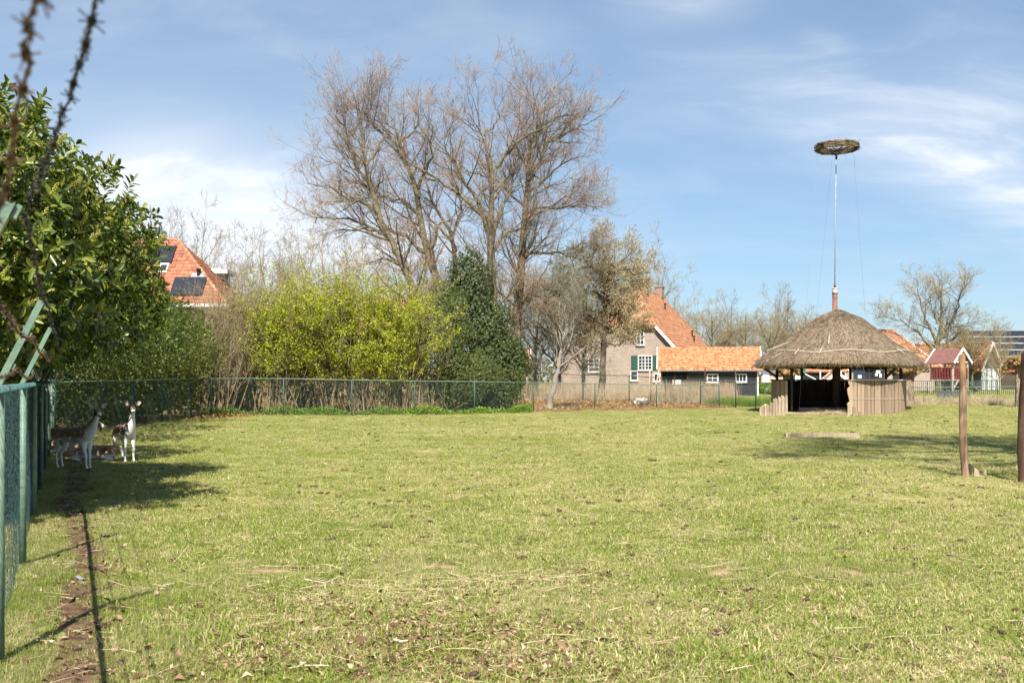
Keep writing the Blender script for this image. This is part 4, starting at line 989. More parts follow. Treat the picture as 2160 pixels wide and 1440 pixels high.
def garage():
    d = 82; x = (1606-CX)/FPX*d; t = gabled('garage', 'low beige garage with a white door between the black shed and the thatched shelter', 'garage', (x, d, gz(x, d)), 0, 3.2, 3, 1.55, 1.75, M_BEIGE, M_SLATE, True, .1)
    MB().box((.35, -.05, .8), (.5, .06, 1.5)).build('door', M_WHITE, t, local=True); MB().box((2.0, -.03, 1.0), (1.9, .04, .04)).build('trim', M_WHITE, t, local=True)
garage()
def gable_shed():
    d = 92; p = ((2044-CX)/FPX*d+1.0, d, gz(40, d)); rz = R(36)
    t = gabled('barn', 'barn with orange roof and grey gable above white board walls behind the play tower', 'barn', p, rz, 3.1, 7.5, 2.15, 4.25, M_SLATE, M_TILE, False, .35, M_TILE)
    mb = None
    for i in range(11):
        o = MB().box((.18+i*.275, -.05, 1.0), (.20, .05, 1.95)).build('board', M_WHITE if i % 3 else M_ALU, t, local=True)
    MB().box((1.55, -.085, 1.05), (3.0, .03, .1)).build('rail', M_WHITE, t, local=True)
gable_shed()
def pv_barn():
    d = 132; x0 = (2062-CX)/FPX*d; t = thing('solar_barn', 'large dark barn whose whole roof is covered with rows of solar panels', 'barn', (x0, d, gz(x0, d))); z0 = gz(x0, d)
    ze = Zat(752, d)-z0; zr = Zat(697, d+4)-z0; L = 14; D = 8
    MB().box((L/2, D/2, ze/2), (L-.6, D-.6, ze)).build('wall', M_SLATE, t, local=True)
    slab(t, 'roof', [(0, -.3, ze), (L, -.3, ze), (L, D/2, zr), (0, D/2, zr)], .12, M_CONC); slab(t, 'roof', [(0, D+.3, ze), (L, D+.3, ze), (L, D/2, zr), (0, D/2, zr)], .12, M_SLATE)
    V = Vector((0, D/2+.3, zr-ze)); h = V.length; V.normalize(); U = Vector((1, 0, 0)); N = U.cross(V); mt = Matrix((U, V, N)).transposed(); hh = h/4; ww = 1.02
    pm = MB().box((0, 0, 0), (ww-.03, hh-.26, .04), rot=mt).mesh('solar_panel', M_PANEL)
    for j in range(4):
        for i in range(int(L/ww)):
            o = bpy.data.objects.new('solar_panel', pm); COL.objects.link(o); o.parent = t; o.location = Vector((ww*(i+.5), -.3, ze))+V*(hh*(j+.5))+N*.06
pv_barn()
d = 98; x = (2113-CX)/FPX*d
gabled('red_roofed_hut', 'small hut with a bright red sheet roof at the right edge', 'hut', (x, d, gz(x, d)), 0, 4.2, 3, 1.9, 2.9, M_WOODD, M_TINRED, True, .25)
# houses glimpsed behind the shrubs
t = gabled('orange_roofed_house', 'orange roofed house glimpsed behind the right end of the yellow shrubs', 'house', ((758-CX)/FPX*92, 92, gz(0, 92)), 0, 5.2, 7, Zat(690, 92)-gz(0, 92), Zat(628, 95)-gz(0, 92), M_BRICKR, M_TILE, True, .3, M_TILE)
t = gabled('orange_roofed_house', 'low orange roofed house glimpsed between the dark holly and the leaning tree', 'house', ((1052-CX)/FPX*96, 96, gz(0, 96)), 0, 2.7, 5, Zat(772, 96)-gz(0, 96), Zat(735, 96)-gz(0, 96), M_BRICK, M_TILE, True, .3, M_TILE)
x = (912-CX)/FPX*84; MBp = MB().box((x, 84, gz(x, 84)+2.6), (.16, .16, 5.2)); tag(MBp.build('white_post', M_WHITE), 'white post seen through a gap between yellow shrubs and evergreen', 'post')

# -- play tower, play set, bench
def play_tower():
    d = 80; rz = R(34); p = GP(2010, d); t = thing('play_tower', 'wooden play tower with red railings and a red brown gabled roof', 'play tower', p, rz); W = 1.95; zp = Zat(800, d)-p.z; zt = Zat(763, d)-p.z; zr = Zat(735, d)-p.z; zb = Zat(776, d)-p.z
    for x in (0, W):
        for y in (0, W): MB().box((x, y, zt/2), (.11, .11, zt)).build('post', M_WHITEWOOD, t, local=True)
    MB().box((W/2, W/2, zp-.05), (W+.1, W+.1, .1)).build('platform', M_WHITEWOOD, t, local=True)
    for (a, b) in (((0, -.02), (W, -.02)), ((-.02, 0), (-.02, W)), ((W+.02, 0), (W+.02, W)), ((0, W+.02), (W, W+.02))):
        o = MB().beam((a[0], a[1], zb), (b[0], b[1], zb), .06, .07).beam((a[0], a[1], zp+.12), (b[0], b[1], zp+.12), .06, .07).build('railing', M_REDP, t, local=True)
        for k in range(8): f = (k+.5)/8; MB().box((a[0]+(b[0]-a[0])*f+(-.05 if a[0] < 0 else 0), a[1]+(b[1]-a[1])*f-(.05 if a[1] < 0 else 0), (zp+zb)/2+.02), (.13 if a[1] == b[1] else .03, .03 if a[1] == b[1] else .13, zb-zp)).build('slat', M_REDP, o, local=True)
    k = .25; zz = zt-.1
    slab(t, 'roof', [(-k, W+k, zz), (-k, -k, zz), (W/2, -k, zr), (W/2, W+k, zr)], .08, M_REDROOF); slab(t, 'roof', [(W+k, W+k, zz), (W+k, -k, zz), (W/2, -k, zr), (W/2, W+k, zr)], .08, M_REDROOF)
    for y in (-k-.03, W+k+.03): MB().beam((-k, y, zz), (W/2, y, zr), .05, .18).beam((W/2, y, zr), (W+k, y, zz), .05, .18).build('verge_board', M_WHITE, t, local=True)
    MB().beam((-.05, -.06, zt), (W+.05, -.06, zt), .08, .12).beam((W/2, -.06, zt), (W/2, -.06, zr-.1), .08, .1).beam((.45, -.06, zt), (W/2, -.06, zt+.5), .06, .08).beam((W-.45, -.06, zt), (W/2, -.06, zt+.5), .06, .08).build('gable_truss', M_WHITE, t, local=True)
    for x in (0, W):
        s = 1 if x == 0 else -1; MB().beam((x, -.03, zp-.75), (x+s*.65, -.03, zp-.1), .07, .09).build('brace', M_WHITEWOOD, t, local=True)
    MB().beam((W+.05, .3, zp), (W+1.5, .1, .1), .45, .05).build('slide', M_ALU, t, local=True)
M_WHITEWOOD = mat('silvered_wood', (.50, .45, .39), (.36, .32, .27), 6, .8, .2)
play_tower()
def play_set():
    d = 66; p = GP(1690, d); t = thing('play_set', 'playground set with white slide and blue panel seen through the thatched shelter', 'play set', p); Z = lambda y: Zat(y, d)-p.z; X = lambda x: (x-CX)/FPX*d-p.x
    MB().box((X(1679), 0, Z(797)), (.52, .6, .4)).build('white_box', M_WHITE, t, local=True); MB().box((X(1682), 0, Z(784)), (.32, .08, .45)).build('panel', M_BLUE, t, local=True)
    for x in (1674, 1691): MB().box((X(x), .1, Z(789)/2+.1), (.07, .07, Z(789)+.5)).build('post', M_ALU, t, local=True)
    MB().beam((X(1698), 0, Z(788)), (X(1719), -.2, Z(800)), .4, .06).build('slide', M_WHITE, t, local=True); MB().box((X(1695), 0, Z(780)), (.25, .2, .3)).build('tower_top', mat('teal_plastic', (.02, .25, .24), None, 3, .4), t, local=True)
    MB().ball((X(1690), 0, Z(777)), .22, sc=(1.3, 1, .6)).build('canopy', M_YGREEN, t, local=True)
play_set()
def bench():
    d = 56; p = GP(2014, d); rz = 0; t = thing('park_bench', 'dark slatted bench with backrest on the grass below the play tower', 'bench', p); W = 1.85
    zs = Zat(840, d)-p.z; zt = Zat(825, d)-p.z
    for k in range(4): MB().box((0, .12+k*.012, zs+.1+k*(zt-zs-.1)/3.2), (W, .03, (zt-zs)/5)).build('back_slat', M_BENCH, t, local=True)
    for k in range(4): MB().box((0, -.35+k*.12, zs), (W+.1, .1, .035)).build('seat_slat', M_BENCH, t, local=True)
    for x in (-.5, .62): MB().box((x, -.1, zs/2-.05), (.07, .45, zs)).beam((x, .14, zs), (x, .2, zt), .06, .05).build('leg', M_BENCH, t, local=True)
bench()
d = 88; MB2 = MB()
o = tag(MB2.box(P(2108, 825, d), (4.2, .3, .14)).build('concrete_kerb', M_CONC), 'long pale concrete kerb on the lawn right of the play tower', 'kerb')
def lawn_things():
    x = (1616-CX)/FPX*76; t = thing('hedge_ball', 'low lime green clipped hedge before the beige garage', 'hedge', (x, 76, gz(x, 76)))
    n = 3200; u = nrm(rng.normal(size=(n, 3))); q = np.array([x, 76, gz(x, 76)+.45])+u*np.array([1.0, .5, .42])*rng.uniform(.75, 1.05, (n, 1)); q = q[q[:, 2] > gz(x, 76)]
    v, f = leaf_quads(q, rng.normal(size=q.shape), np.full(len(q), .09), np.full(len(q), .07)); tag(link('foliage', mesh_np('foliage', v, [f], M_WEED), t), kind='stuff')
lawn_things()
# ------------------------------------------------------------------ evergreen bushes by the left fence
def clear_of_fence(p):
    """keep leaves out of the paddock below the arms of the fence"""
    fx = fence_x(p[:, 1]); d = (p[:, 0]-fx)*np.where(p[:, 1] < 26.8, .917, 1.0)
    return (d < -0.12) | (p[:, 2] > 1.62+0.36*np.clip(d, 0, 4)**0.8) | (p[:, 1] > 43.6)
def shell_points(ells, n, lo=.72, hi=1.06, back=.45):
    P_ = []; N_ = []
    vol = np.array([e[3]*e[4]+e[4]*e[5]+e[3]*e[5] for e in ells]); cnt = (n*vol/vol.sum()).astype(int)
    for e, c in zip(ells, cnt):
        u = nrm(rng.normal(size=(c*2, 3))); keep = rng.uniform(size=len(u)) < np.where(u[:, 1] > .35, back, 1); u = u[keep][:c]
        lump = 1+.10*np.sin(u[:, 0]*5+e[0])*np.sin(u[:, 2]*6+e[1])+.06*np.sin(u[:, 0]*13+u[:, 1]*9)
        r = rng.uniform(lo, hi, len(u))*lump; q = np.array(e[:3])+u*np.array(e[3:])*r[:, None]
        P_.append(q); N_.append(nrm(u/np.array(e[3:])))
    p = np.concatenate(P_); nn = np.concatenate(N_)
    deep = np.zeros(len(p), bool)
    for e in ells: deep |= (((p-np.array(e[:3]))/np.array(e[3:]))**2).sum(1) < .45
    k = ~deep & (p[:, 2] > .15); p, nn = p[k], nn[k]; k = clear_of_fence(p)
    return p[k], nn[k]
def whorls(tip, nn, per, L, W, up=.35, spread=58, long=True):
    M = len(tip); ax = nrm(nn+np.array([0, 0, up])+rng.normal(0, .32, (M, 3)))
    u = nrm(np.cross(ax, np.array([.3, .2, 1.]))); w = np.cross(ax, u)
    ph = rng.uniform(0, 6.283, (M, 1))+np.arange(per)*2.39996
    t = np.linspace(-.10, .02, per)[None, :]
    sp = np.radians(rng.normal(spread, 14, (M, per)))[..., None]
    d = ax[:, None]*np.cos(sp)+(np.cos(ph)[..., None]*u[:, None]+np.sin(ph)[..., None]*w[:, None])*np.sin(sp)
    pos = tip[:, None]+ax[:, None]*t[..., None]
    hint = np.repeat(ax, per, 0)+rng.normal(0, .15, (M*per, 3))
    n = M*per; Ls = L*rng.uniform(.7, 1.2, n); Ws = W*rng.uniform(.8, 1.2, n)
    return pos.reshape(-1, 3), d.reshape(-1, 3), Ls, Ws, hint
def evergreen(name, label, cat, ells, ntip, per, L, W, m, base, fl=0, singles=0, ninner=0, stem_m=None, group=None, nst=26, spread=58, lo=.72):
    t = thing(name, label, cat, base, 0, group)
    tip, nn = shell_points(ells, ntip, lo)
    pos, d, Ls, Ws, hint = whorls(tip, nn, per, L, W, spread=spread)
    if singles:
        # the leaves that show largest are objects of their own
        sc = np.where((np.abs(pos[:, 0]/pos[:, 1]) < .5) & ((pos[:, 2]-EYE)/pos[:, 1] < .37), Ls/pos[:, 1]*(nn.repeat(per, 0)@np.array([.45, -.85, .3])+.2), -1)
        pick = np.zeros(len(pos), bool); pick[np.argsort(-sc)[:1600]] = True
        ids = rng.permutation(np.where(pick)[0])[:singles]; single = np.zeros(len(pos), bool); single[ids] = True
        one_v, one_f = leaf_long(np.zeros((1, 3)), np.array([[1., 0, 0]]), np.array([1.]), np.array([W/L]), np.array([[0, 0, 1.]]))
        lm = mesh_np('leaf', one_v, [one_f], M_LAUREL_ONE); off = WM[t.name].inverted()
        for i in ids:
            X = Vector(d[i]).normalized(); Y = Vector(hint[i]).cross(X).normalized(); Z = X.cross(Y)
            o = bpy.data.objects.new('leaf', lm); COL.objects.link(o); o.parent = t
            o.matrix_local = off @ Matrix.Translation(Vector(pos[i])) @ Matrix((X, Y, Z)).transposed().to_4x4() @ Matrix.Scale(float(Ls[i]), 4)
        keep = ~single; pos, d, Ls, Ws, hint = pos[keep], d[keep], Ls[keep], Ws[keep], hint[keep]
    v, f = leaf_long(pos, d, Ls, Ws, hint) if L > .1 else leaf_quads(pos, d, Ls, Ws*1.12, .2, hint); parts = [(v, f)]
    if ninner:
        q = []
        for e in ells: u = nrm(rng.normal(size=(ninner//len(ells), 3))); q.append(np.array(e[:3])+u*np.array(e[3:])*rng.uniform(.25, .8, (len(u), 1)))
        q = np.concatenate(q); q = q[(q[:, 2] > .1)]; q = q[clear_of_fence(q)]
        v, f = leaf_quads(q, rng.normal(size=q.shape), np.full(len(q), L*1.5), np.full(len(q), W*2.0), .2); parts.append((v, f))
    v, f = merge(parts); tag(link('foliage', mesh_np('foliage', v, f, m), t), kind='stuff')
    # limbs
    seg = []
    ok = np.where((tip[:, 0] < fence_x(tip[:, 1])+.15) | (tip[:, 1] > 43.6))[0]; idx = rng.permutation(ok)[:nst]
    b = np.array(base)+np.stack([rng.normal(0, .35, len(idx)), rng.normal(0, .6, len(idx)), np.zeros(len(idx))], 1)
    e = tip[idx]; mid = (b+e)/2+rng.normal(0, .25, e.shape)+np.array([0, 0, .3])
    T = np.linspace(0, 1, 7)[None, :, None]; pts = (1-T)**2*b[:, None]+2*T*(1-T)*mid[:, None]+T**2*e[:, None]
    v, f = tubes(pts, np.linspace(.032, .005, 7)[None, :]*rng.uniform(.6, 1.2, (len(idx), 1)), 5)
    tag(link('branches', mesh_np('branches', v, [f], stem_m or M_BARK, True), t), kind='stuff')
    if fl:
        # upright flower candles at the sunny tips
        s = tip@np.array([.25, -.2, .3])+rng.normal(0, .5, len(tip)); vis = (nn@np.array([.35, -.8, .5]) > -.1) & (tip[:, 2] > 2.0)
        ids = np.where(vis)[0]; ids = ids[np.argsort(-s[ids])][:int(fl*1.5)]; ids = rng.permutation(ids)[:fl]
        mb = MB(); mb.tube([(0, 0, 0), (.004, 0, .15)], .003, 3)
        for k in range(22):
            z = .025+.125*k/21; a = k*2.4; r = .019*(1-.5*k/21); mb.ball((r*math.cos(a), r*math.sin(a), z), .0095, k=3, n=2)
        fm = mb.mesh('flower_spike', M_FLOWER); off = WM[t.name].inverted()
        for i in ids:
            o = bpy.data.objects.new('flower_spike', fm); COL.objects.link(o); o.parent = t
            ax = nrm(nn[i]*.7+np.array([0, 0, .8])+rng.normal(0, .25, 3)); Z = Vector(ax); X = Z.orthogonal().normalized(); Y = Z.cross(X)
            o.matrix_local = off @ Matrix.Translation(Vector(tip[i])) @ Matrix((X, Y, Z)).transposed().to_4x4() @ Matrix.Scale(random.uniform(.6, 1.15), 4)
    return t
M_LAUREL_ONE = leaf_mat('laurel_single_leaf', (.06, .095, .012), (.15, .195, .024), (.27, .28, .05), .34, .22, .5)
def _obj_leaf():
    nt = M_LAUREL_ONE.node_tree; g = [n for n in nt.nodes if n.type == 'NEW_GEOMETRY'][0]; r = [n for n in nt.nodes if n.type == 'VALTORGB'][0]
    oi = nt.nodes.new('ShaderNodeObjectInfo'); nt.links.new(oi.outputs['Random'], r.inputs[0])
_obj_leaf()
evergreen('cherry_laurel', 'big glossy cherry laurel with pale flower candles leaning over the near barbed wire', 'shrub',
          [(-6.4, 10.8, 2.6, 2.15, 2.2, 1.95), (-6.0, 10.5, 3.4, 1.7, 1.8, 1.25), (-8.0, 11.5, 1.3, 2.2, 3.2, 1.5)], 6200, 8, .125, .046, M_LAUREL, (-7.2, 12, 0), fl=290, singles=280, ninner=6000, stem_m=M_BARKD)
evergreen('cherry_laurel', 'farther cherry laurel thick with yellow flower candles, left of the solar panel roof', 'shrub',
          [(-7.2, 14.0, 2.75, 2.3, 2.2, 1.6), (-6.65, 14.0, 3.3, 1.7, 1.6, 1.05), (-9.2, 15.5, 1.6, 2.2, 3.0, 1.8), (-8.9, 18.4, 2.35, 2.2, 2.8, 1.7)], 8500, 7, .13, .05, M_LAUREL, (-9.0, 16, 0), fl=295, ninner=7000, stem_m=M_BARKD)
evergreen('privet_bush', 'small leaved green bush with bare pale twigs hanging over the shaded fence corner', 'shrub',
          [(-10.3, 24.0, 2.85, 2.3, 2.8, 1.5), (-11.3, 29.0, 3.05, 2.4, 3.2, 1.5), (-11.6, 21.5, 1.2, 1.8, 3.5, 1.4), (-13.4, 26.5, 1.1, 1.7, 2.6, 1.4), (-13.7, 30.5, 1.0, 1.6, 2.6, 1.3)], 9000, 8, .085, .046, M_BUSH, (-13, 26, 0), ninner=9000, stem_m=M_BARKD, nst=40, spread=65, lo=.5)
evergreen('privet_bush', 'olive green bush right of the shaded fence corner below the tiled roof', 'shrub',
          [(-12.8, 34.3, 2.95, 2.35, 4.0, 1.65), (-13.4, 39.5, 2.55, 2.2, 2.8, 1.6), (-13.8, 34, 1.0, 1.6, 2.6, 1.3), (-14.0, 37.5, 1.0, 1.6, 2.6, 1.3), (-14.2, 41, 1.0, 1.6, 2.4, 1.3), (-13.7, 44.6, 1.9, 1.3, 1.6, 1.9)], 9500, 8, .095, .054, M_OLIVE, (-14.2, 37, 0), ninner=9000, stem_m=M_BARKD, nst=40, spread=65, lo=.5)

# ------------------------------------------------------------------ many-stemmed shrubs behind the back fence
def many_stemmed(name, label, px, d, h, w, nst, nleaf, Ls, lm, sm, twm, lean=.5, leaf_lo=.25, k1=11, k2=5, cat='shrub', group=None, pile=0):
    b = GP(px, d); t = thing(name, label, cat, b, 0, group)
    st = np.array(b)+np.stack([rng.normal(0, w*.13, nst), rng.normal(0, .3, nst), np.full(nst, -.05)], 1)
    az = rng.uniform(0, 6.283, nst); tl = np.abs(rng.normal(0, lean, nst))+.04
    dr = np.stack([np.cos(az)*tl, np.sin(az)*tl*.7, np.ones(nst)], 1)
    s = lines(st, dr, h*(.5+.65*rng.beta(2, 2, nst))*(1+.15*tl), 8, .055, .03); r = rng.uniform(.018, .042, nst)[:, None]*np.linspace(1, .25, 8)[None, :]
    v, f = tubes(s, r, 5); tag(link('stems', mesh_np('stems', v, [f], sm, True), t), kind='stuff')
    c1, r1 = children(s, r, k1, .2, .98, 34, 12, .30, 4, .13, .07, .5, .6, .006)
    c2, r2 = children(c1, r1, k2, .2, 1, 40, 14, .45, 3, .15, .05, .55, .6, .005)
    v, f = merge([tubes(c1, r1, 4), tubes(c2, r2, 3)]); tag(link('twigs', mesh_np('twigs', v, f, twm), t), kind='stuff')
    if nleaf:
        al = np.concatenate([c2[:, 1:].reshape(-1, 3), (.5*(c2[:, 1:]+c2[:, :-1])).reshape(-1, 3), c1[:, 2:].reshape(-1, 3)])
        hz = (al[:, 2]-b.z)/h; wt = np.clip((hz-leaf_lo*.55)/.25, .04, 1)*np.clip((1.08-hz)/.34, .22, 1)*(.5+.5*(np.sin(al[:, 0]*2.3+al[:, 2]*1.9)*np.sin(al[:, 1]*2.1-al[:, 2]*2.7+1) > -.15))
        al = al[rng.uniform(size=len(al)) < wt]; al = al[rng.integers(0, len(al), nleaf)]+rng.normal(0, .06, (nleaf, 3))
        v, f = leaf_quads(al, rng.normal(size=al.shape)+np.array([0, 0, .2]), Ls*rng.uniform(.7, 1.3, nleaf), Ls*.8*rng.uniform(.7, 1.2, nleaf), .2)
        tag(link('foliage', mesh_np('foliage', v, [f], lm), t), kind='stuff')
    return t
G_H = 'yellow green shrubs behind the back fence'
many_stemmed('bare_shrub', 'bare brown thicket of thin upright stems at the fence corner below the tiled roof', 462, 44.6, 5.2, 2.6, 70, 900, .06, M_OLIVE, M_STEM, M_TWIGY, .22, k1=12, k2=6)
many_stemmed('bare_shrub', 'taller bare brown thicket of twigs between the tiled roof and the yellow shrubs', 515, 46.5, 5.7, 3.0, 70, 1500, .06, M_OLIVE, M_STEM, M_TWIGY, .25, k1=12, k2=6)
many_stemmed('hazel_shrub', 'yellow green shrub leaning left with long bare stems fanning over the fence', 590, 45.0, 5.6, 3.6, 46, 21000, .08, M_HAZEL, M_STEM, M_TWIGY, .36, group=G_H)
many_stemmed('hazel_shrub', 'tallest bright yellow green shrub left of the middle of the back fence', 690, 45.6, 6.2, 3.6, 52, 30000, .08, M_HAZEL, M_STEM, M_TWIGY, .33, group=G_H)
many_stemmed('hazel_shrub', 'bright yellow green shrub right of the tallest one, stems bare near the ground', 775, 45.4, 5.9, 3.4, 50, 30000, .08, M_HAZEL, M_STEM, M_TWIGY, .33, group=G_H)
many_stemmed('hazel_shrub', 'yellow green shrub touching the dark evergreen on its right', 845, 45.2, 5.5, 3.0, 46, 24000, .08, M_HAZEL, M_STEM, M_TWIGY, .30, group=G_H)
many_stemmed('hazel_shrub', 'yellow green shrub with thin leaves standing behind the two tallest ones', 650, 48.5, 6.6, 4.0, 44, 12000, .08, M_HAZEL, M_STEM, M_TWIGY, .35, group=G_H)
def evergreen_tree(name, label, ells, ntip, per, L, W, m, base, ninner):
    t = evergreen(name, label, 'tree', ells, ntip, per, L, W, m, base, ninner=ninner, nst=34, spread=60, lo=.55)
    mb = MB(); mb.tube([(base[0], base[1], base[2]-.1), (base[0]+.1, base[1], base[2]+2), (base[0], base[1]+.1, base[2]+4)], [.14, .11, .05], 8); mb.build('trunk', M_BARKD, t, True)
def EL(px, py, d, rx, ry, rz):                      # an ellipsoid by where its middle stands
    p = P(px, py, d); return (p.x, p.y, p.z, rx, ry, rz)
evergreen_tree('holly_tree', 'tall dark holly with a pointed top in front of the big bare trees',
               [EL(988, 612, 49, 1.15, 1.0, 1.9), EL(998, 700, 49, 2.0, 1.5, 1.9), EL(1045, 765, 48.6, 1.6, 1.2, 1.5)], 8500, 7, .085, .05, M_HOLLY, (-2.0, 49.2, gz(-2, 49.2)), 5000)
evergreen_tree('yew_tree', 'softer green evergreen in front of the dark holly beside the yellow shrubs',
               [EL(940, 680, 47, 1.15, .9, 1.9), EL(922, 765, 46.6, 1.5, 1.0, 1.5), EL(985, 790, 46.5, 1.5, .9, 1.2)], 8000, 9, .065, .024, M_YEW, (-3.0, 47.2, gz(-3, 47.2)), 4000)
evergreen('holly_bush', 'low dark holly bush at the right end of the evergreens, by the leaf covered ground', 'shrub',
          [EL(1070, 775, 48.2, 1.05, .9, 1.35), EL(1030, 825, 47.6, 1.4, .9, .9)], 4200, 7, .075, .045, M_HOLLY, (-.3, 48.2, gz(-.3, 48.2)), ninner=2500, spread=60, lo=.55)
many_stemmed('bare_shrub', 'thin grey shrub of bare stems in front of the evergreens', 915, 45.6, 4.6, 2.0, 9, 300, .05, M_OLIVE, M_STEM, M_TWIGG, .25, k1=6, k2=4)
# undergrowth along the foot of the fence
def undergrowth():
    n = 16000; x = rng.uniform(-13.2, .9, n); y = 43.5+np.abs(rng.normal(0, .55, n))+np.clip(x+4, 0, 9)*.42-.35
    lump = .5+.5*np.sin(x*2.1)*np.sin(x*.83+1); k = rng.uniform(size=n) < (.25+.75*lump); x, y, lump = x[k], y[k], lump[k]
    z = ground(x, y)+rng.uniform(.0, 1, len(x))**1.6*(.10+.34*lump)
    pos = np.stack([x, y, z], 1); v, f = leaf_quads(pos, rng.normal(size=pos.shape)*np.array([1, 1, .4])+np.array([0, 0, .25]), rng.uniform(.05, .10, len(x)), rng.uniform(.04, .07, len(x)), .2)
    tag(link('ground_cover', mesh_np('ground_cover', v, [f], M_WEED)), 'fresh green weeds along the foot of the back fence', None, None, 'stuff')
    n = 22000; x = rng.uniform(-13.5, .6, n); y = rng.uniform(45.0, 48.5, n); z = ground(x, y)+rng.uniform(.05, 2.0, n)**1.0; pos = np.stack([x, y, z], 1)  # leaf mass added to darken the gaps between the shrub stems
    pos = pos[(np.sin(pos[:, 0]*1.7)+rng.normal(0, .6, n)) > -.5]
    v, f = leaf_quads(pos, rng.normal(size=pos.shape), rng.uniform(.05, .09, len(pos)), rng.uniform(.04, .06, len(pos)), .2)
    tag(link('bramble_backing', mesh_np('bramble_backing', v, [f], M_BUSH)), 'green brambles added as dark backing low between the shrub stems', None, None, 'stuff')
undergrowth()

# ------------------------------------------------------------------ dry reeds and tussocks
def reeds(name, label, x0, x1, y0, y1, n, h, m, tuft=None, lean=.12):
    if tuft is None: x = rng.uniform(x0, x1, n); y = rng.uniform(y0, y1, n)
    else:
        c = tuft[rng.integers(0, len(tuft), n)]; x = c[:, 0]+rng.normal(0, .16, n); y = c[:, 1]+rng.normal(0, .12, n)
    b = np.stack([x, y, ground(x, y)-.03], 1); dr = np.stack([rng.normal(0, lean, n), rng.normal(0, lean, n), np.ones(n)], 1)
    if tuft is not None: dr[:, :2] += (b[:, :2]-c)*2.2
    hh = h*rng.uniform(.55, 1.1, n); p = lines(b, dr, hh, 4, .05 if tuft is None else .16, -.0 if tuft is None else -.10)
    v, f = tubes(p, (np.array([1, .9, .7, .35])*.0055)[None, :]*rng.uniform(.7, 1.4, (n, 1)), 3)
    tag(link(name, mesh_np(name, v, [f], m)), label, None, None, 'stuff')
reeds('dry_reeds', 'tall dry straw coloured reeds in front of the black shed', 8.1, 12.7, 57.0, 60.0, 2600, 1.25, M_DRY)
reeds('dry_grass', 'thin dry grass stems behind the dark fence, below the farmhouse wall', .5, 8.4, 62.5, 67, 2600, 1.15, M_DRY)
tf = np.stack([rng.uniform(18.6, 27.5, 46), rng.uniform(48.2, 52.5, 46)], 1)
tf = np.concatenate([tf, np.stack([rng.normal(22.9, .8, 26), rng.normal(49.4, .5, 26)], 1), np.stack([rng.normal(19.0, .5, 16), rng.normal(49.0, .4, 16)], 1)])
reeds('dry_tussock', 'pale dry grass tussocks on the bank right of the thatched shelter', 0, 0, 0, 0, 3000, .62, M_DRY, tf, .3)
tf = np.stack([rng.uniform(10.8, 15, 30), rng.uniform(51.5, 56, 30)], 1)
reeds('rough_grass', 'rough green grass between the black shed and the thatched shelter', 0, 0, 0, 0, 3000, .55, M_WEED, tf, .3)

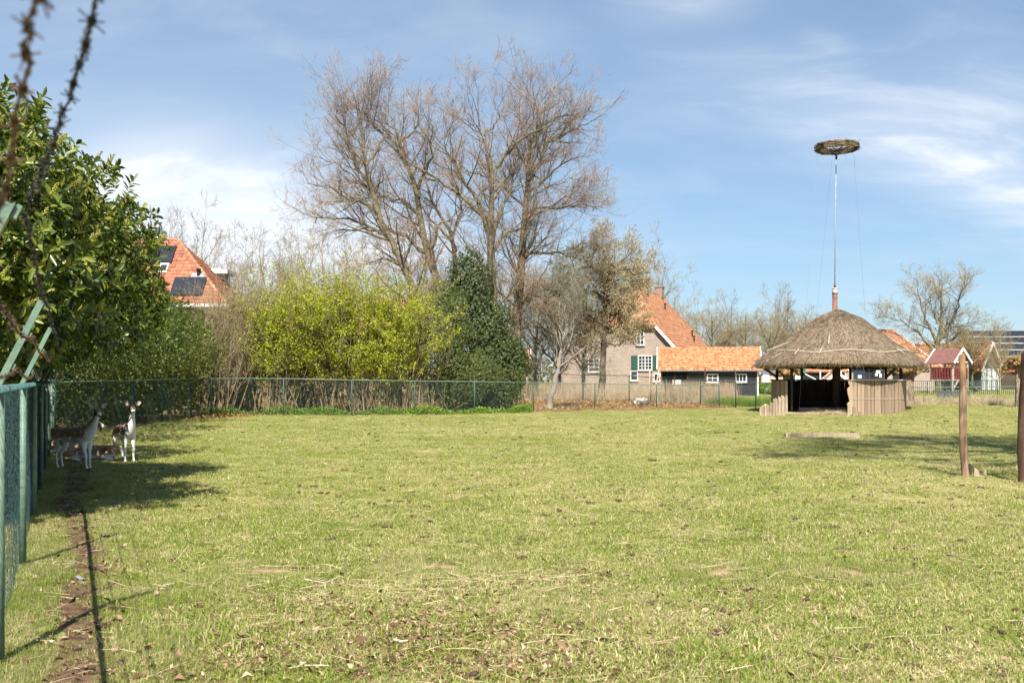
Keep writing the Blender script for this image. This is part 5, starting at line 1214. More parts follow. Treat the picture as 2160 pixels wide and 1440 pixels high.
# ------------------------------------------------------------------ big bare trees
def limb_path(pix, d, dev):
    n = len(pix); out = []; a = random.uniform(-1, 1)*dev; b = random.uniform(-1, 1)*dev*.5
    for i, (px, py) in enumerate(pix): f = i/(n-1); out.append(P(px, py, d+a*f*f+b*f))
    return out
def bare_tree(name, label, base, trunk, limbs, m_bark, m_twig, k=(6, 8, 5, 3), lens=((1.6, 3.6), (1.0, 2.2), (.6, 1.25), (.35, .8)), ang=(46, 46, 44, 40), up=(.09, .07, .05, .04), tw=.0065, leaf=None, group=None, wig=.12, t0=.15):
    """trunk, limbs: lists of (polyline, base radius, tip radius)"""
    t = thing(name, label, 'tree', base, 0, group); n = 14
    tp = np.stack([resample(p, n) for p, a, b in trunk]); tp[:, 1:-1] += rng.normal(0, .03, tp[:, 1:-1].shape)
    tr = np.stack([np.linspace(1, 0, n)**.8*(a-b)+b for p, a, b in trunk]); tr[:, 0] *= 1.18
    v, f = tubes(tp, tr, 9); link('trunk', mesh_np('trunk', v, [f], m_bark, True), t)
    if limbs:
        lp = np.stack([resample(p, n) for p, a, b in limbs]); lp[:, 1:] += rng.normal(0, .06, lp[:, 1:].shape)
        lr = np.stack([np.linspace(a, b, n) for p, a, b in limbs])
        if group:
            v, f = tubes(lp, lr, 7); tag(link('limbs', mesh_np('limbs', v, [f], m_bark, True), t), kind='stuff')
        else:
            for i in range(len(lp)): v, f = tubes(lp[i:i+1], lr[i:i+1], 7); link('limb', mesh_np('limb', v, [f], m_bark, True), t)
        src = np.concatenate([tp, lp]); sr = np.concatenate([tr, lr])
    else: src, sr = tp, tr
    c0, r0 = children(src, np.minimum(sr, .15), k[0], t0+.08, 1, ang[0], 14, .5, 8, wig*.8, up[0], .55, .8, tw*2.2, lens=lens[0], by_len=True)
    s1 = np.concatenate([resample3(src, 8), c0]); q1 = np.concatenate([sr[:, np.linspace(0, sr.shape[1]-1, 8).astype(int)], r0])
    c1, r1 = children(s1, np.minimum(q1, .09), k[1], t0, 1, ang[1], 14, .5, 6, wig, up[1], .45, .75, tw*1.5, lens=lens[1], by_len=True)
    c2, r2 = children(c1, r1, k[2], .12, 1, ang[2], 14, .5, 4, wig, up[2], .5, .7, tw*1.1, lens=lens[2], by_len=True)
    c3, r3 = children(c2, r2, k[3], .10, 1, ang[3], 14, .6, 2, wig, up[3], .6, .6, tw, lens=lens[3])
    v, f = merge([tubes(c0, r0, 4), tubes(c1, r1, 3)]); tag(link('boughs', mesh_np('boughs', v, f, m_bark, True), t), kind='stuff')
    v, f = merge([tubes(c2, r2, 3), tubes(c3, r3, 3)]); tag(link('crown', mesh_np('crown', v, f, m_twig), t), kind='stuff')
    if leaf:
        cnt, size, lm = leaf; al = np.concatenate([c3[:, 1:].reshape(-1, 3), (.5*(c3[:, 1:]+c3[:, :-1])).reshape(-1, 3), c2[:, 2:].reshape(-1, 3)]); al = al[rng.integers(0, len(al), cnt)]+rng.normal(0, .05, (cnt, 3))
        v, f = leaf_quads(al, rng.normal(size=al.shape), size*rng.uniform(.7, 1.3, cnt), size*.75*rng.uniform(.7, 1.2, cnt), .2)
        tag(link('foliage', mesh_np('foliage', v, [f], lm), t), kind='stuff')
    return t
def resample3(a, n):
    i = np.linspace(0, a.shape[1]-1, n); i0 = np.minimum(i.astype(int), a.shape[1]-2); f = (i-i0)[None, :, None]
    return a[:, i0]*(1-f)+a[:, i0+1]*f
def G60(px, d): p = GP(px, d); return (p.x, p.y, p.z)
def lower(pix): return [(x if y > 400 else 960+(x-960)*.955, y if y > 300 else 300-(300-y)*.54) for x, y in pix]
def trunk_from(px, d, pix, dev=1.0):
    pix = lower(pix)
    return [Vector(G60(px, d))-Vector((0, 0, .2))]+limb_path(pix, d, dev)
LP = lambda pix, d, dev: limb_path(lower(pix), d, dev)
d = 58
bare_tree('beech_tree', 'left bare beech of the big group, its trunk leaning left above the yellow shrubs', G60(884, d), 
          [(trunk_from(884, d, [(875, 640), (867, 587), (849, 559), (820, 501), (791, 443), (777, 400), (764, 353), (755, 302), (750, 273), (759, 219), (741, 160)]), .30, .02)],
          [(LP([(777, 400), (742, 352), (724, 290), (716, 215), (705, 152)], d, 2), .10, .012), (LP([(791, 443), (760, 425), (726, 414), (683, 392), (632, 389)], d, 2.5), .10, .012),
           (LP([(820, 501), (785, 478), (737, 461), (672, 461), (640, 448)], d, 2.5), .10, .012), (LP([(806, 470), (770, 400), (700, 350), (650, 330), (628, 325)], d, 2.5), .09, .01),
           (LP([(849, 559), (810, 545), (762, 560), (720, 540)], d, 2), .08, .01), (LP([(764, 353), (800, 300), (815, 240), (810, 190)], d, 2), .08, .01),
           (LP([(758, 310), (728, 260), (700, 210), (700, 170)], d, 2), .07, .01)], M_BARK, M_TWIG)
d = 60
bare_tree('beech_tree', 'second bare beech from the left, a forked trunk curving up behind the dark holly', G60(935, d),
          [(trunk_from(935, d, [(928, 620), (921, 580), (907, 548), (892, 494), (885, 447), (878, 403), (860, 367), (849, 338), (831, 302), (802, 273), (780, 241), (766, 201), (750, 160)]), .34, .02)],
          [(LP([(849, 338), (835, 280), (824, 219), (806, 147)], d, 2), .11, .012), (LP([(878, 403), (889, 374), (909, 331), (907, 280), (911, 240), (900, 200)], d, 2), .12, .012),
           (LP([(907, 548), (867, 508), (817, 486), (762, 483), (690, 490)], d, -3), .15, .015), (LP([(885, 447), (850, 425), (800, 415), (740, 420), (700, 425)], d, 2), .09, .01),
           (LP([(907, 540), (930, 470), (985, 455), (1010, 440)], d, 2), .08, .01), (LP([(835, 300), (870, 262), (880, 215), (868, 170)], d, 2), .08, .01)], M_BARK, M_TWIG)
d = 63
bare_tree('beech_tree', 'slender bare beech forking twice behind the pointed top of the holly', G60(968, d),
          [(trunk_from(968, d, [(963, 590), (961, 540), (956, 497), (938, 470), (925, 447), (908, 420), (898, 395), (890, 350)]), .26, .03)],
          [(LP([(961, 530), (947, 500), (925, 483), (896, 447), (880, 425)], d, 2), .12, .015), (LP([(956, 497), (966, 460), (975, 400), (968, 330), (975, 270)], d, 2), .09, .012)], M_BARK, M_TWIG, (3, 7, 6, 4))
d = 59
bare_tree('beech_tree', 'largest bare beech in the middle of the group with limbs fanning left and right', G60(1046, d),
          [(trunk_from(1046, d, [(1040, 640), (1037, 570), (1035, 479), (1044, 378), (1038, 340), (1033, 313), (1019, 273), (1004, 226), (990, 187)]), .35, .02)],
          [(LP([(1035, 500), (1019, 461), (994, 432), (954, 400), (914, 374), (874, 349), (845, 325), (830, 310)], d, 3), .16, .015), (LP([(1034, 480), (1015, 436), (990, 393), (968, 356), (939, 317), (936, 281), (947, 244), (960, 205)], d, 3), .15, .015),
           (LP([(1051, 353), (1080, 317), (1113, 281), (1150, 250), (1185, 215)], d, 3), .13, .012), (LP([(1040, 500), (1060, 440), (1085, 390), (1100, 330), (1098, 270)], d, 3), .11, .012),
           (LP([(1036, 540), (1062, 500), (1090, 485), (1150, 440), (1240, 420)], d, 3), .11, .012), (LP([(1019, 273), (1045, 240), (1060, 200), (1052, 170)], d, 2), .06, .01), (LP([(1044, 378), (1000, 365), (965, 345)], d, 2), .07, .01)], M_BARK, M_TWIG)
d = 61
bare_tree('beech_tree', 'right bare beech of the big group, the tallest, with a thick pale lower trunk', G60(1086, d),
          [(trunk_from(1086, d, [(1090, 700), (1095, 606), (1106, 479), (1113, 407), (1118, 335), (1127, 302), (1149, 237), (1145, 172), (1136, 135)]), .37, .02)],
          [(LP([(1118, 390), (1142, 353), (1163, 302), (1196, 277), (1236, 237), (1279, 205)], d, 3), .14, .012), (LP([(1106, 450), (1124, 440), (1178, 439), (1236, 432), (1260, 440)], d, 3), .10, .012),
           (LP([(1092, 640), (1120, 622), (1165, 628), (1200, 640)], d, -3), .08, .01), (LP([(1094, 610), (1070, 590), (1040, 600)], d, -3), .06, .01), (LP([(1100, 530), (1075, 505), (1060, 470)], d, -3), .06, .01), (LP([(1100, 560), (1116, 537), (1160, 533), (1214, 541), (1255, 560)], d, -3), .12, .012), (LP([(1149, 237), (1185, 200), (1215, 185), (1240, 165)], d, 2), .08, .01), (LP([(1127, 302), (1108, 250), (1098, 200), (1103, 160)], d, 2), .09, .01),
           (LP([(1113, 407), (1150, 385), (1200, 340), (1262, 330)], d, 3), .09, .01), (LP([(1145, 190), (1170, 165), (1190, 140)], d, 2), .05, .01), (LP([(1118, 350), (1165, 395), (1215, 375), (1250, 385)], d, 2), .07, .01)], M_BARK, M_TWIG)
# the old crooked tree in front of the farmhouse
d = 66
bare_tree('pear_tree', 'old crooked tree with dark trunk and pale young leaves in front of the farmhouse', G60(1268, d),
          [(trunk_from(1268, d, [(1272, 760), (1272, 700), (1283, 660), (1281, 620), (1290, 585), (1305, 555), (1325, 540)]), .25, .04)],
          [(LP([(1281, 640), (1260, 615), (1235, 620), (1205, 640), (1180, 625)], d, 2), .15, .02), (LP([(1288, 600), (1270, 575), (1245, 560), (1215, 570), (1190, 560)], d, 2), .14, .02),
           (LP([(1290, 585), (1285, 550), (1270, 525), (1250, 515)], d, 2), .10, .015), (LP([(1283, 670), (1300, 660), (1312, 690), (1330, 700), (1350, 690)], d, -2), .11, .015), (LP([(1285, 650), (1320, 640), (1330, 648), (1345, 640)], d, -2), .10, .015),
           (LP([(1275, 700), (1250, 690), (1225, 705), (1200, 700)], d, -2), .10, .015), (LP([(1298, 570), (1330, 570), (1355, 580)], d, 2), .09, .015), (LP([(1276, 690), (1240, 660), (1200, 665), (1165, 650)], d, -2), .10, .015), (LP([(1280, 640), (1310, 610), (1345, 605)], d, -3), .08, .015), (LP([(1274, 720), (1300, 730), (1325, 715)], d, -2), .07, .012)], M_BARKD, M_TWIGY, (5, 8, 5, 3), ((1.2, 2.3), (.8, 1.6), (.5, 1.0), (.3, .5)), leaf=(34000, .09, M_CATKIN), wig=.2, tw=.006, t0=.3)
# leaning pale tree inside the second enclosure
p0 = FP(1157, 860); d = p0.y
bare_tree('willow_tree', 'small leaning bare tree with pale bark and upright shoots behind the back fence', p0,
          [([p0-Vector((0, 0, .1)), P(1166, 830, d), P(1171, 800, d), P(1178, 765, d), P(1187, 730, d), P(1195, 690, d)], .17, .05)],
          [(LP([(1186, 730+i*7), (1180+i*6, 690), (1178+i*7, 640), (1176+i*7, 595-(i%3)*12)], d, .5), .035, .006) for i in range(6)]
          +[(LP([(1190, 720), (1220, 735), (1250, 760), (1268, 790)], d, 1), .04, .006), (LP([(1192, 700), (1225, 705), (1262, 725)], d, 1), .04, .006), (LP([(1176, 770), (1150, 760), (1128, 770)], d, 1), .03, .006), (LP([(1180, 750), (1210, 765), (1240, 790)], d, 1), .03, .006)],
          M_TWIGG, M_TWIGG, (3, 5, 4, 2), ((.8, 1.8), (.5, 1.1), (.3, .6), (.2, .35)), tw=.005, leaf=(2500, .06, M_OLIVE), t0=.3)

# bare trees far behind, each a copy of one of three grown forms
def grown(name, label, H, W, nl, m1, m2, k=(2, 6, 5, 3), tw=.010, spread=.5, group=None, leaf=None, stems=1):
    tr = []; lb = []
    for s in range(stems):
        ox = random.uniform(-.5, .5)*(stems > 1)*1.6; tx = ox*1.8
        tr.append(([(ox, 0, -.2), (ox*1.2, .1, H*.3), (tx+random.uniform(-.3, .3), 0, H*.6), (tx+random.uniform(-.5, .5), 0, H)], H*.020/stems**.5, .02))
    for i in range(nl):
        a = i*2.4; z = H*random.uniform(.22, .6); L = W*random.uniform(.6, 1.05); c, s = math.cos(a), math.sin(a)
        lb.append(([(0, 0, z), (c*L*.35, s*L*.35, z+H*.14), (c*L*.75, s*L*.75, z+H*random.uniform(.22, .34)), (c*L, s*L, z+H*random.uniform(.30, .46))], H*.008, .012))
    return bare_tree(name, label, (0, 0, 0), tr, lb, m1, m2, k, ((1.8, 3.4), (1, 2), (.6, 1.1), (.35, .7)), tw=tw, group=group, leaf=leaf, up=(.14, .12, .08, .06))
def copy_thing(src, loc, rz, sc, label, group=None):
    c = src.copy(); COL.objects.link(c); c.location = loc; c.rotation_euler = (0, 0, rz); c.scale = sc; c['label'] = label
    if group: c['group'] = group
    for ch in src.children:
        o = ch.copy(); COL.objects.link(o); o.parent = c
        for g in ch.children:
            q = g.copy(); COL.objects.link(q); q.parent = o
    return c
G_F = 'bare trees in the distance'
F1 = grown('bare_tree', 'x', 12, 5.2, 12, M_TWIGY, M_TWIGY, group=G_F); F2 = grown('bare_tree', 'x', 12, 3.4, 10, M_TWIGG, M_TWIGG, group=G_F, stems=3); F3 = grown('bare_tree', 'x', 12, 6.0, 14, M_BARK, M_TWIGY, group=G_F, leaf=(5000, .09, M_CATKIN))
used = set()
def far_tree(src, px, ytop, d, wide, label, rz):
    b = GP(px, d); H = EYE+(HY-ytop)/FPX*d-b.z; s = H/13.6
    if src.name in used: copy_thing(src, b, rz, (s*wide, s*wide, s), label, G_F)
    else: src.location = b; src.rotation_euler = (0, 0, rz); src.scale = (s*wide, s*wide, s); src['label'] = label; used.add(src.name)
for a in ((F1, 425, 465, 88, 1.05, 'broad bare tree directly behind the roof with solar panels', .4), (F2, 362, 440, 80, .8, 'thin bare tree behind the chimney of the roof with solar panels', 1.0),
          (F2, 545, 478, 72, 1.0, 'thin bare tree with upright stems right of the roof with solar panels', 2.2), (F2, 610, 490, 76, .9, 'thin bare tree behind the left end of the yellow shrubs', 4.1), (F2, 735, 500, 78, .9, 'thin bare tree seen below the limbs of the left beech', 5.5), (F1, 680, 480, 82, .9, 'small bare tree behind the tallest yellow shrub', 3.0),
          (F1, 1130, 590, 74, 1.0, 'ochre bare tree low between the right beech and the leaning tree', 2.4), (F3, 1180, 605, 70, .95, 'pale budding tree behind the upright shoots of the leaning tree', 3.6), (F1, 860, 540, 72, 1.0, 'bare tree low between the two left beeches', 1.1), (F1, 1055, 545, 74, .9, 'bare tree low behind the largest beech trunk', 4.7),
          (F2, 1010, 520, 76, 1.0, 'thin bare tree seen between the holly and the largest beech', .9), (F3, 1180, 560, 84, .9, 'pale budding tree behind the right beech', 2.0), (F1, 1225, 520, 90, .9, 'bare tree right of the tallest beech, behind the crooked pear', 5.0),
          (F1, 1372, 515, 100, .85, 'bare tree rising behind the farmhouse ridge', 1.7), (F1, 1425, 615, 98, 1.0, 'round bare tree right of the farmhouse chimneys', 2.9), (F3, 1500, 640, 104, 1.3, 'olive budding tree behind the left half of the black shed', .3), (F2, 1528, 615, 112, 1.0, 'thin grey tree above the black shed roof', 3.3), (F3, 1572, 650, 106, 1.2, 'olive budding tree behind the right end of the black shed', 1.2),
          (F2, 1648, 598, 110, 1.1, 'tall fan shaped bare tree left of the thatched roof', .6), (F3, 1625, 655, 100, 1.2, 'olive budding tree just left of the thatched roof', 4.4), (F3, 1700, 645, 104, 1.2, 'olive budding tree behind the left slope of the thatched roof', 2.6),
          (F3, 2050, 670, 92, 1.2, 'ochre tree behind the play tower', 5.2), (F1, 2110, 690, 84, .9, 'low bare tree in front of the roof full of solar panels', .9)):
    far_tree(*a)
far_tree(F1, 1232, 570, 71, 1.0, 'low spreading ochre bare tree screening the left end of the farmhouse wall', 2.0)
d = 87
bare_tree('walnut_tree', 'wide mossy bare tree with stout limbs behind the pollard trunk and play tower', G60(1978, d),
          [(trunk_from(1978, d, [(1976, 770), (1976, 730), (1985, 690), (1987, 655), (1985, 620), (1988, 592)]), .30, .02)],
          [(LP([(1976, 750), (1955, 720), (1930, 695), (1900, 680), (1870, 668)], d, 2), .16, .015), (LP([(1978, 730), (1960, 690), (1945, 650), (1935, 615), (1938, 595)], d, 2), .15, .015), (LP([(1980, 720), (2005, 680), (2020, 650), (2025, 620), (2035, 605)], d, 2), .14, .015),
           (LP([(1980, 740), (2010, 715), (2035, 690), (2060, 680)], d, 2), .14, .015), (LP([(1974, 760), (1945, 745), (1915, 740), (1885, 720)], d, -2), .12, .015), (LP([(1985, 690), (1965, 655), (1960, 620)], d, 2), .09, .012)], M_BARK, M_TWIGY, (5, 8, 5, 3), ((1.6, 3.4), (.9, 1.8), (.5, 1), (.3, .6)), tw=.0075, leaf=(3500, .08, M_CATKIN))

# far-off wood closing the horizon
def far_wood():
    n = 26000; x = rng.uniform(-170, 190, n); y = 190+rng.normal(0, 7, n); top = 4.6+1.6*np.sin(x*.11)+1.1*np.sin(x*.31+2)+.7*np.sin(x*.83)
    z = ground(x, y)+rng.uniform(0, 1, n)**.8*top; pos = np.stack([x, y, z], 1)
    v, f = leaf_quads(pos, rng.normal(size=pos.shape)+np.array([0, 0, .8]), rng.uniform(.5, 1.3, n), rng.uniform(.25, .6, n), .2)
    tag(link('far_wood', mesh_np('far_wood', v, [f], M_FARWOOD)), 'brown and olive wood closing the horizon behind the buildings', None, None, 'stuff')
M_FARWOOD = leaf_mat('far_wood', (.11, .095, .06), (.19, .165, .10), (.24, .22, .12), .8, .2, .1)
far_wood()
# pollards
def pollard(name, label, px, d, rt, h, rh, head_m, nshoot, base=None, lean=0.0):
    b = GP(px, d); t = thing(name, label, 'tree', b)
    k = 18; n = 12; mb = MB(); vs = []
    for i in range(n):
        z = -.15+(h+.15)*i/(n-1); r = rt*(1.25-.35*min(1, i/3)+.0*i)*(1+.18*max(0, (i-n+4)/3))
        for j in range(k):
            a = 2*math.pi*j/k; rr = r*(1+.10*math.sin(3*a+i*.4)+.06*math.sin(7*a+i)+random.uniform(-.035, .035))
            vs.append((b.x+rr*math.cos(a)+lean*z, b.y+rr*math.sin(a), b.z+z))
    mb.add(vs, [(i*k+j, i*k+(j+1)%k, (i+1)*k+(j+1)%k, (i+1)*k+j) for i in range(n-1) for j in range(k)]); mb.build('trunk', M_POLLARD, t, True)
    hd = MB(); top = Vector((b.x+lean*h, b.y, b.z+h))
    for i in range(46):
        a = random.uniform(0, 6.283); q = random.uniform(.2, 1); hd.ball(top+Vector((math.cos(a)*rh*q, math.sin(a)*rh*q, random.uniform(-.18, .26)*(1.3-q*.5))), random.uniform(.08, .2), k=7, n=5, sc=(1, 1, .85))
    hd.build('knobbly_head', head_m, t, True)
    s = np.array(top)+np.stack([rng.normal(0, rh*.55, nshoot), rng.normal(0, rh*.5, nshoot), rng.uniform(-.1, .3, nshoot)], 1)
    dr = nrm((s-np.array(top))*np.array([1.4, 1.4, 1])+np.array([0, 0, .35])); p = lines(s, dr, rng.uniform(.12, .4, nshoot), 3, .25, .1)
    v, f = tubes(p, np.tile(np.array([.013, .01, .006]), (nshoot, 1)), 4); tag(link('shoots', mesh_np('shoots', v, [f], M_TWIGY), t), kind='stuff')
M_POLLARD = mat('grooved_bark', (.34, .265, .195), (.13, .095, .07), 9, .9, .9, 'World', (2.2, 2.2, .5), bd=.06, spec=.1)
M_HEADY = mat('ochre_knobs', (.33, .20, .075), (.13, .08, .04), 9, .9, .8, 'World', bd=.04, spec=.1)
pollard('pollard_willow', 'stout pollard trunk with a knobbly head close to the right of the thatched shelter', 1913, 48.6, .33, 1.62, .68, M_HEADY, 150)
pollard('pollard_willow', 'pollard with an ochre knobbly head at the right edge behind the dark pole', 2147, 46.2, .12, 1.95, .52, M_HEADY, 220, lean=.0)
pollard('pollard_willow', 'pollard with a reddish head seen under the left eave of the thatched shelter', 1664, 53, .30, 1.75, .6, M_HEADY, 130)
# a bare tree standing right of the view, whose limbs shade the turf by the two poles
tx, ty = 10.6, 11.8; b = (tx, ty, gz(tx, ty))
def off_limbs():
    out = []
    for i in range(18):
        a = i*2.4+.6; z = 7.0+.42*i; L = random.uniform(3.6, 5.6)*(1-.02*i); c, s = math.cos(a), math.sin(a)
        out.append(([(tx, ty, z), (tx+c*L*.4, ty+s*L*.4, z+.7), (tx+c*L*.8, ty+s*L*.8, z+1.2), (tx+c*L*1.15, ty+s*L*1.15, z+1.9)], .13, .025))
    return out
bare_tree('bare_tree', 'bare tree just right of the view throwing branch shadows across the turf by the poles', b, [([(tx, ty, -.2), (tx+.1, ty, 4), (tx, ty+.1, 9), (tx+.1, ty, 16)], .27, .03)], off_limbs(), M_BARK, M_TWIGY, (3, 6, 5, 3), ((1.5, 3), (.9, 1.8), (.5, 1), (.3, .6)), tw=.013, t0=.45)
# ------------------------------------------------------------------ thatched shelter
HC = Vector(((1767-CX)/FPX*45.3, 45.3, 0)); HC.z = 0.0
def hv(deg, r=None):
    r = r or {262: 3.02, 306: 3.14, 206: 2.95}.get(deg, 2.85)
    return Vector((HC.x+r*math.cos(R(deg)), HC.y+r*math.sin(R(deg)), 0))
def shelter():
    t = thing('thatched_shelter', 'round thatched animal shelter with weathered plank walls and an open front', 'shelter', HC)
    WT = 1.5
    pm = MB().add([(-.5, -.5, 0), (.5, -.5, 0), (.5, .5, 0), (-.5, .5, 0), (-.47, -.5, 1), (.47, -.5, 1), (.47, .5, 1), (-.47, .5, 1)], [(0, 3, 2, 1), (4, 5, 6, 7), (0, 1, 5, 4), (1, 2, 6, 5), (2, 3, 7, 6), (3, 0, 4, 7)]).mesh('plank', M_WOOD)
    pd = pm.copy(); pd.materials[0] = M_WOODSHADE
    angs = [262, 306, 348, 30, 72, 112, 160, 206]                     # wall corners; the front gap lies between 206 and 262
    for a, b in zip(angs[:-1], angs[1:]):
        p, q = hv(a), hv(b); L = (q-p).length; d = (q-p)/L; n = int(L/.15); rz = math.atan2(d.y, d.x); w = L/n
        for i in range(n):
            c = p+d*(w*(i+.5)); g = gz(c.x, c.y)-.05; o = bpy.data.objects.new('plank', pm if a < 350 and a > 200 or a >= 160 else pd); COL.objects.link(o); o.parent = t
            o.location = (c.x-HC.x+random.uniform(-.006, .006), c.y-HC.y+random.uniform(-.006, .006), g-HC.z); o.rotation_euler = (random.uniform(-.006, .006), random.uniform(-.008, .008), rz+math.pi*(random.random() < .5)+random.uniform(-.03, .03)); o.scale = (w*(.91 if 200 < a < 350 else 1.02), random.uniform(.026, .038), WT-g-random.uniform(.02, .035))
        out = Vector((d.y, -d.x, 0))
        MB().beam(p+Vector((0, 0, WT)), q+Vector((0, 0, WT)), .13, .05).build('top_rail', M_RAILW if a in (262, 306) else M_WOODSHADE, t)
        MB().beam(p+Vector((0, 0, .45))-out*.05, q+Vector((0, 0, .45))-out*.05, .05, .09).build('inner_rail', M_WOODD, t)
        # a thin batten of wire across the boards outside
        mb = MB(); mb.tube([p+out*.035+Vector((0, 0, .72)), p.lerp(q, .5)+out*.035+Vector((0, 0, .705)), q+out*.035+Vector((0, 0, .725))], .007, 5); mb.build('tie_wire', M_PALESTICK, t)
    # ragged inner edge board right of the gap and the pale edge board left of it
    p = hv(262); mb = MB(); pts = []
    for k in range(13): z = WT*k/12; pts.append((p.x-.10+.045*math.sin(k*1.3+.5)+.035*math.sin(k*2.7), p.y-.02, z))
    mb.prism(pts+[(p.x+.08, p.y-.02, WT), (p.x+.08, p.y-.02, 0)], (0, .04, 0)); mb.build('edge_board', M_WOOD, t)
    p = hv(206); MB().box((p.x+.03, p.y-.05, .74), (.09, .05, 1.42), R(-30)).build('edge_board', M_WOODP, t)
    # posts under the eave, king post
    for a in (158, 206, 60, 110, 345, 20): q = hv(a, 2.62); MB().tube([(q.x, q.y, -.1), (q.x, q.y, 2.3)], .065, 8).build('post', M_WOODD, t, True)
    for a in (160, 20): q = hv(a, 2.62); o = hv(a, 3.3); MB().beam((q.x, q.y, 1.62), (o.x, o.y, 2.12), .09, .1).build('brace', M_WOODD, t)
    MB().tube([(HC.x-.05, HC.y, -.1), (HC.x-.05, HC.y, 4.2)], .17, 10).build('king_post', M_WOODD, t, True)
    for a in range(0, 360, 30): e = hv(a, 3.35); MB().beam((e.x, e.y, 2.12), (HC.x+.15*math.cos(R(a)), HC.y+.15*math.sin(R(a)), 4.05), .07, .1).build('rafter', M_WOODD, t)
    # thatch: bell-shaped, thick at the eave, straw ends uneven
    s = HC.y/FPX; zz = lambda py: EYE+(HY-py)*s
    prof = [(3.28, zz(775)-.02), (3.50, zz(774)), (3.585, zz(771.5)), (3.585, zz(768)), (3.42, zz(757)), (3.05, zz(746)), (2.67, zz(734)), (2.25, zz(720)), (1.83, zz(704)), (1.42, zz(689)), (1.08, zz(677)), (.80, zz(669)), (.55, zz(664)), (.34, zz(660)), (.17, zz(655.5)), (.03, zz(652.5))]
    fine = [];
    for (r0, z0), (r1, z1) in zip(prof[:-1], prof[1:]):
        for k in range(2): fine.append((r0+(r1-r0)*k/2, z0+(z1-z0)*k/2))
    fine.append(prof[-1]); k = 140; vs = []; c = HC
    for i, (r, z) in enumerate(fine):
        for j in range(k):
            a = 2*math.pi*j/k; sag = .035*math.sin(3*a+1)+.02*math.sin(8*a) if r > 2.8 else .02*math.sin(5*a+i*.2)*min(1, r)
            jj = random.uniform(-1, 1); rr = r+.016*jj*min(1, r); vs.append((c.x+rr*math.cos(a), c.y+rr*math.sin(a), z+sag*.8+.014*random.uniform(-1, 1)))
    inner = [(3.28, zz(775)-.02), (1.6, zz(775)+1.0), (.1, zz(775)+1.9)]
    mb = MB(); mb.add(vs, [(i*k+j, i*k+(j+1)%k, (i+1)*k+(j+1)%k, (i+1)*k+j) for i in range(len(fine)-1) for j in range(k)])
    roof = mb.build('thatch_roof', M_THATCH, t, True)
    MB().lathe(inner, c, 48).build('thatch_underside', M_WOODD, t, True)
    # loose straws over the roof and along the eave
    n = 7000; a = rng.uniform(0, 2*np.pi, n); u = rng.uniform(0, 1, n)**.7; pr = np.array(prof[3:]); x = (1-u)*(len(pr)-1); i0 = np.minimum(x.astype(int), len(pr)-2); f = (x-i0)[:, None]
    rz_ = pr[i0]*(1-f)+pr[i0+1]*f; sl = nrm(pr[i0]-pr[i0+1]); rad = np.stack([np.cos(a), np.sin(a), np.zeros(n)], 1); tan = np.stack([-np.sin(a), np.cos(a), np.zeros(n)], 1)
    st = np.array([c.x, c.y, 0])+rad*rz_[:, :1]+np.array([0, 0, 1.])*rz_[:, 1:2]+rad*.015+np.array([0, 0, .02])
    dr = rad*sl[:, :1]+np.array([0, 0, 1.])*sl[:, 1:2]+tan*rng.normal(0, .25, (n, 1))+(rad*.7+np.array([0, 0, 1.]))*rng.uniform(-.05, .06, (n, 1))
    p = lines(st, dr, rng.uniform(.12, .42, n), 3, .05, 0); v, ff = tubes(p, np.tile(np.array([.0065, .006, .003]), (n, 1))*rng.uniform(.6, 1.3, (n, 1)), 3)
    tag(link('loose_straw', mesh_np('loose_straw', v, [ff], M_THSTRAW), t), kind='stuff')
    # twine tied round the roof, a few long pale canes
    tw = []
    for j in range(161): a_ = R(195+j*150/160); zc = zz(743)+.05*math.sin(j*.11)-.05*math.sin(math.pi*j/160); rr = np.interp(zc, [q[1] for q in prof[3:]], [q[0] for q in prof[3:]])+.05; tw.append((c.x+rr*math.cos(a_), c.y+rr*math.sin(a_), zc+.035+random.uniform(-.012, .012)))
    MB().tube(tw, .016, 5).build('twine', M_PALESTICK, t)
    for (x0, y0, x1, y1) in ((1604, 764, 1632, 747), (1648, 751, 1661, 739), (1612, 741, 1655, 724), (1688, 750, 1699, 738), (1852, 738, 1862, 750), (1866, 712, 1884, 728), (1890, 735, 1912, 748), (1713, 730, 1722, 712)):
        q = []
        for (x, y) in ((x0, y0), (x1, y1)):
            w = (x-1767)*s; zc = zz(y); rr = np.interp(zc, [e[1] for e in prof[3:]], [e[0] for e in prof[3:]])+.05; yy = -math.sqrt(max(0.02, rr*rr-min(w*w, rr*rr*.96))); q.append((c.x+w, c.y+yy, zc+.03))
        MB().tube(q, .014, 5).build('cane', M_PALESTICK, t)
    # floor with sill board, hay and a log inside
    pts = [hv(a, 2.8)+Vector((0, 0, .04)) for a in angs]; MB().prism(pts, (0, 0, .03)).build('floor', M_SOIL, t)
    a_, b_ = hv(206, 2.9), hv(262, 2.9); MB().beam(a_+Vector((-.1, -.05, .05)), b_+Vector((.0, -.05, .05)), .09, .16).build('sill_board', M_WOODP, t)
shelter_mats = None
M_WOODSHADE = wood_mat('shaded_plank', (.045, .033, .025), (.085, .062, .045), (.06, .045, .033))  # dark copy of the planks: shade inside the shelter painted into the colour
M_RAILW = mat('pale_rail', (.58, .52, .44), (.45, .39, .32), 8, .8, .2)
M_THSTRAW = mat('thatch_straw', (.30, .228, .15), (.12, .09, .06), 5, .9, 0, 'World', isl=True, spec=.1)
shelter()
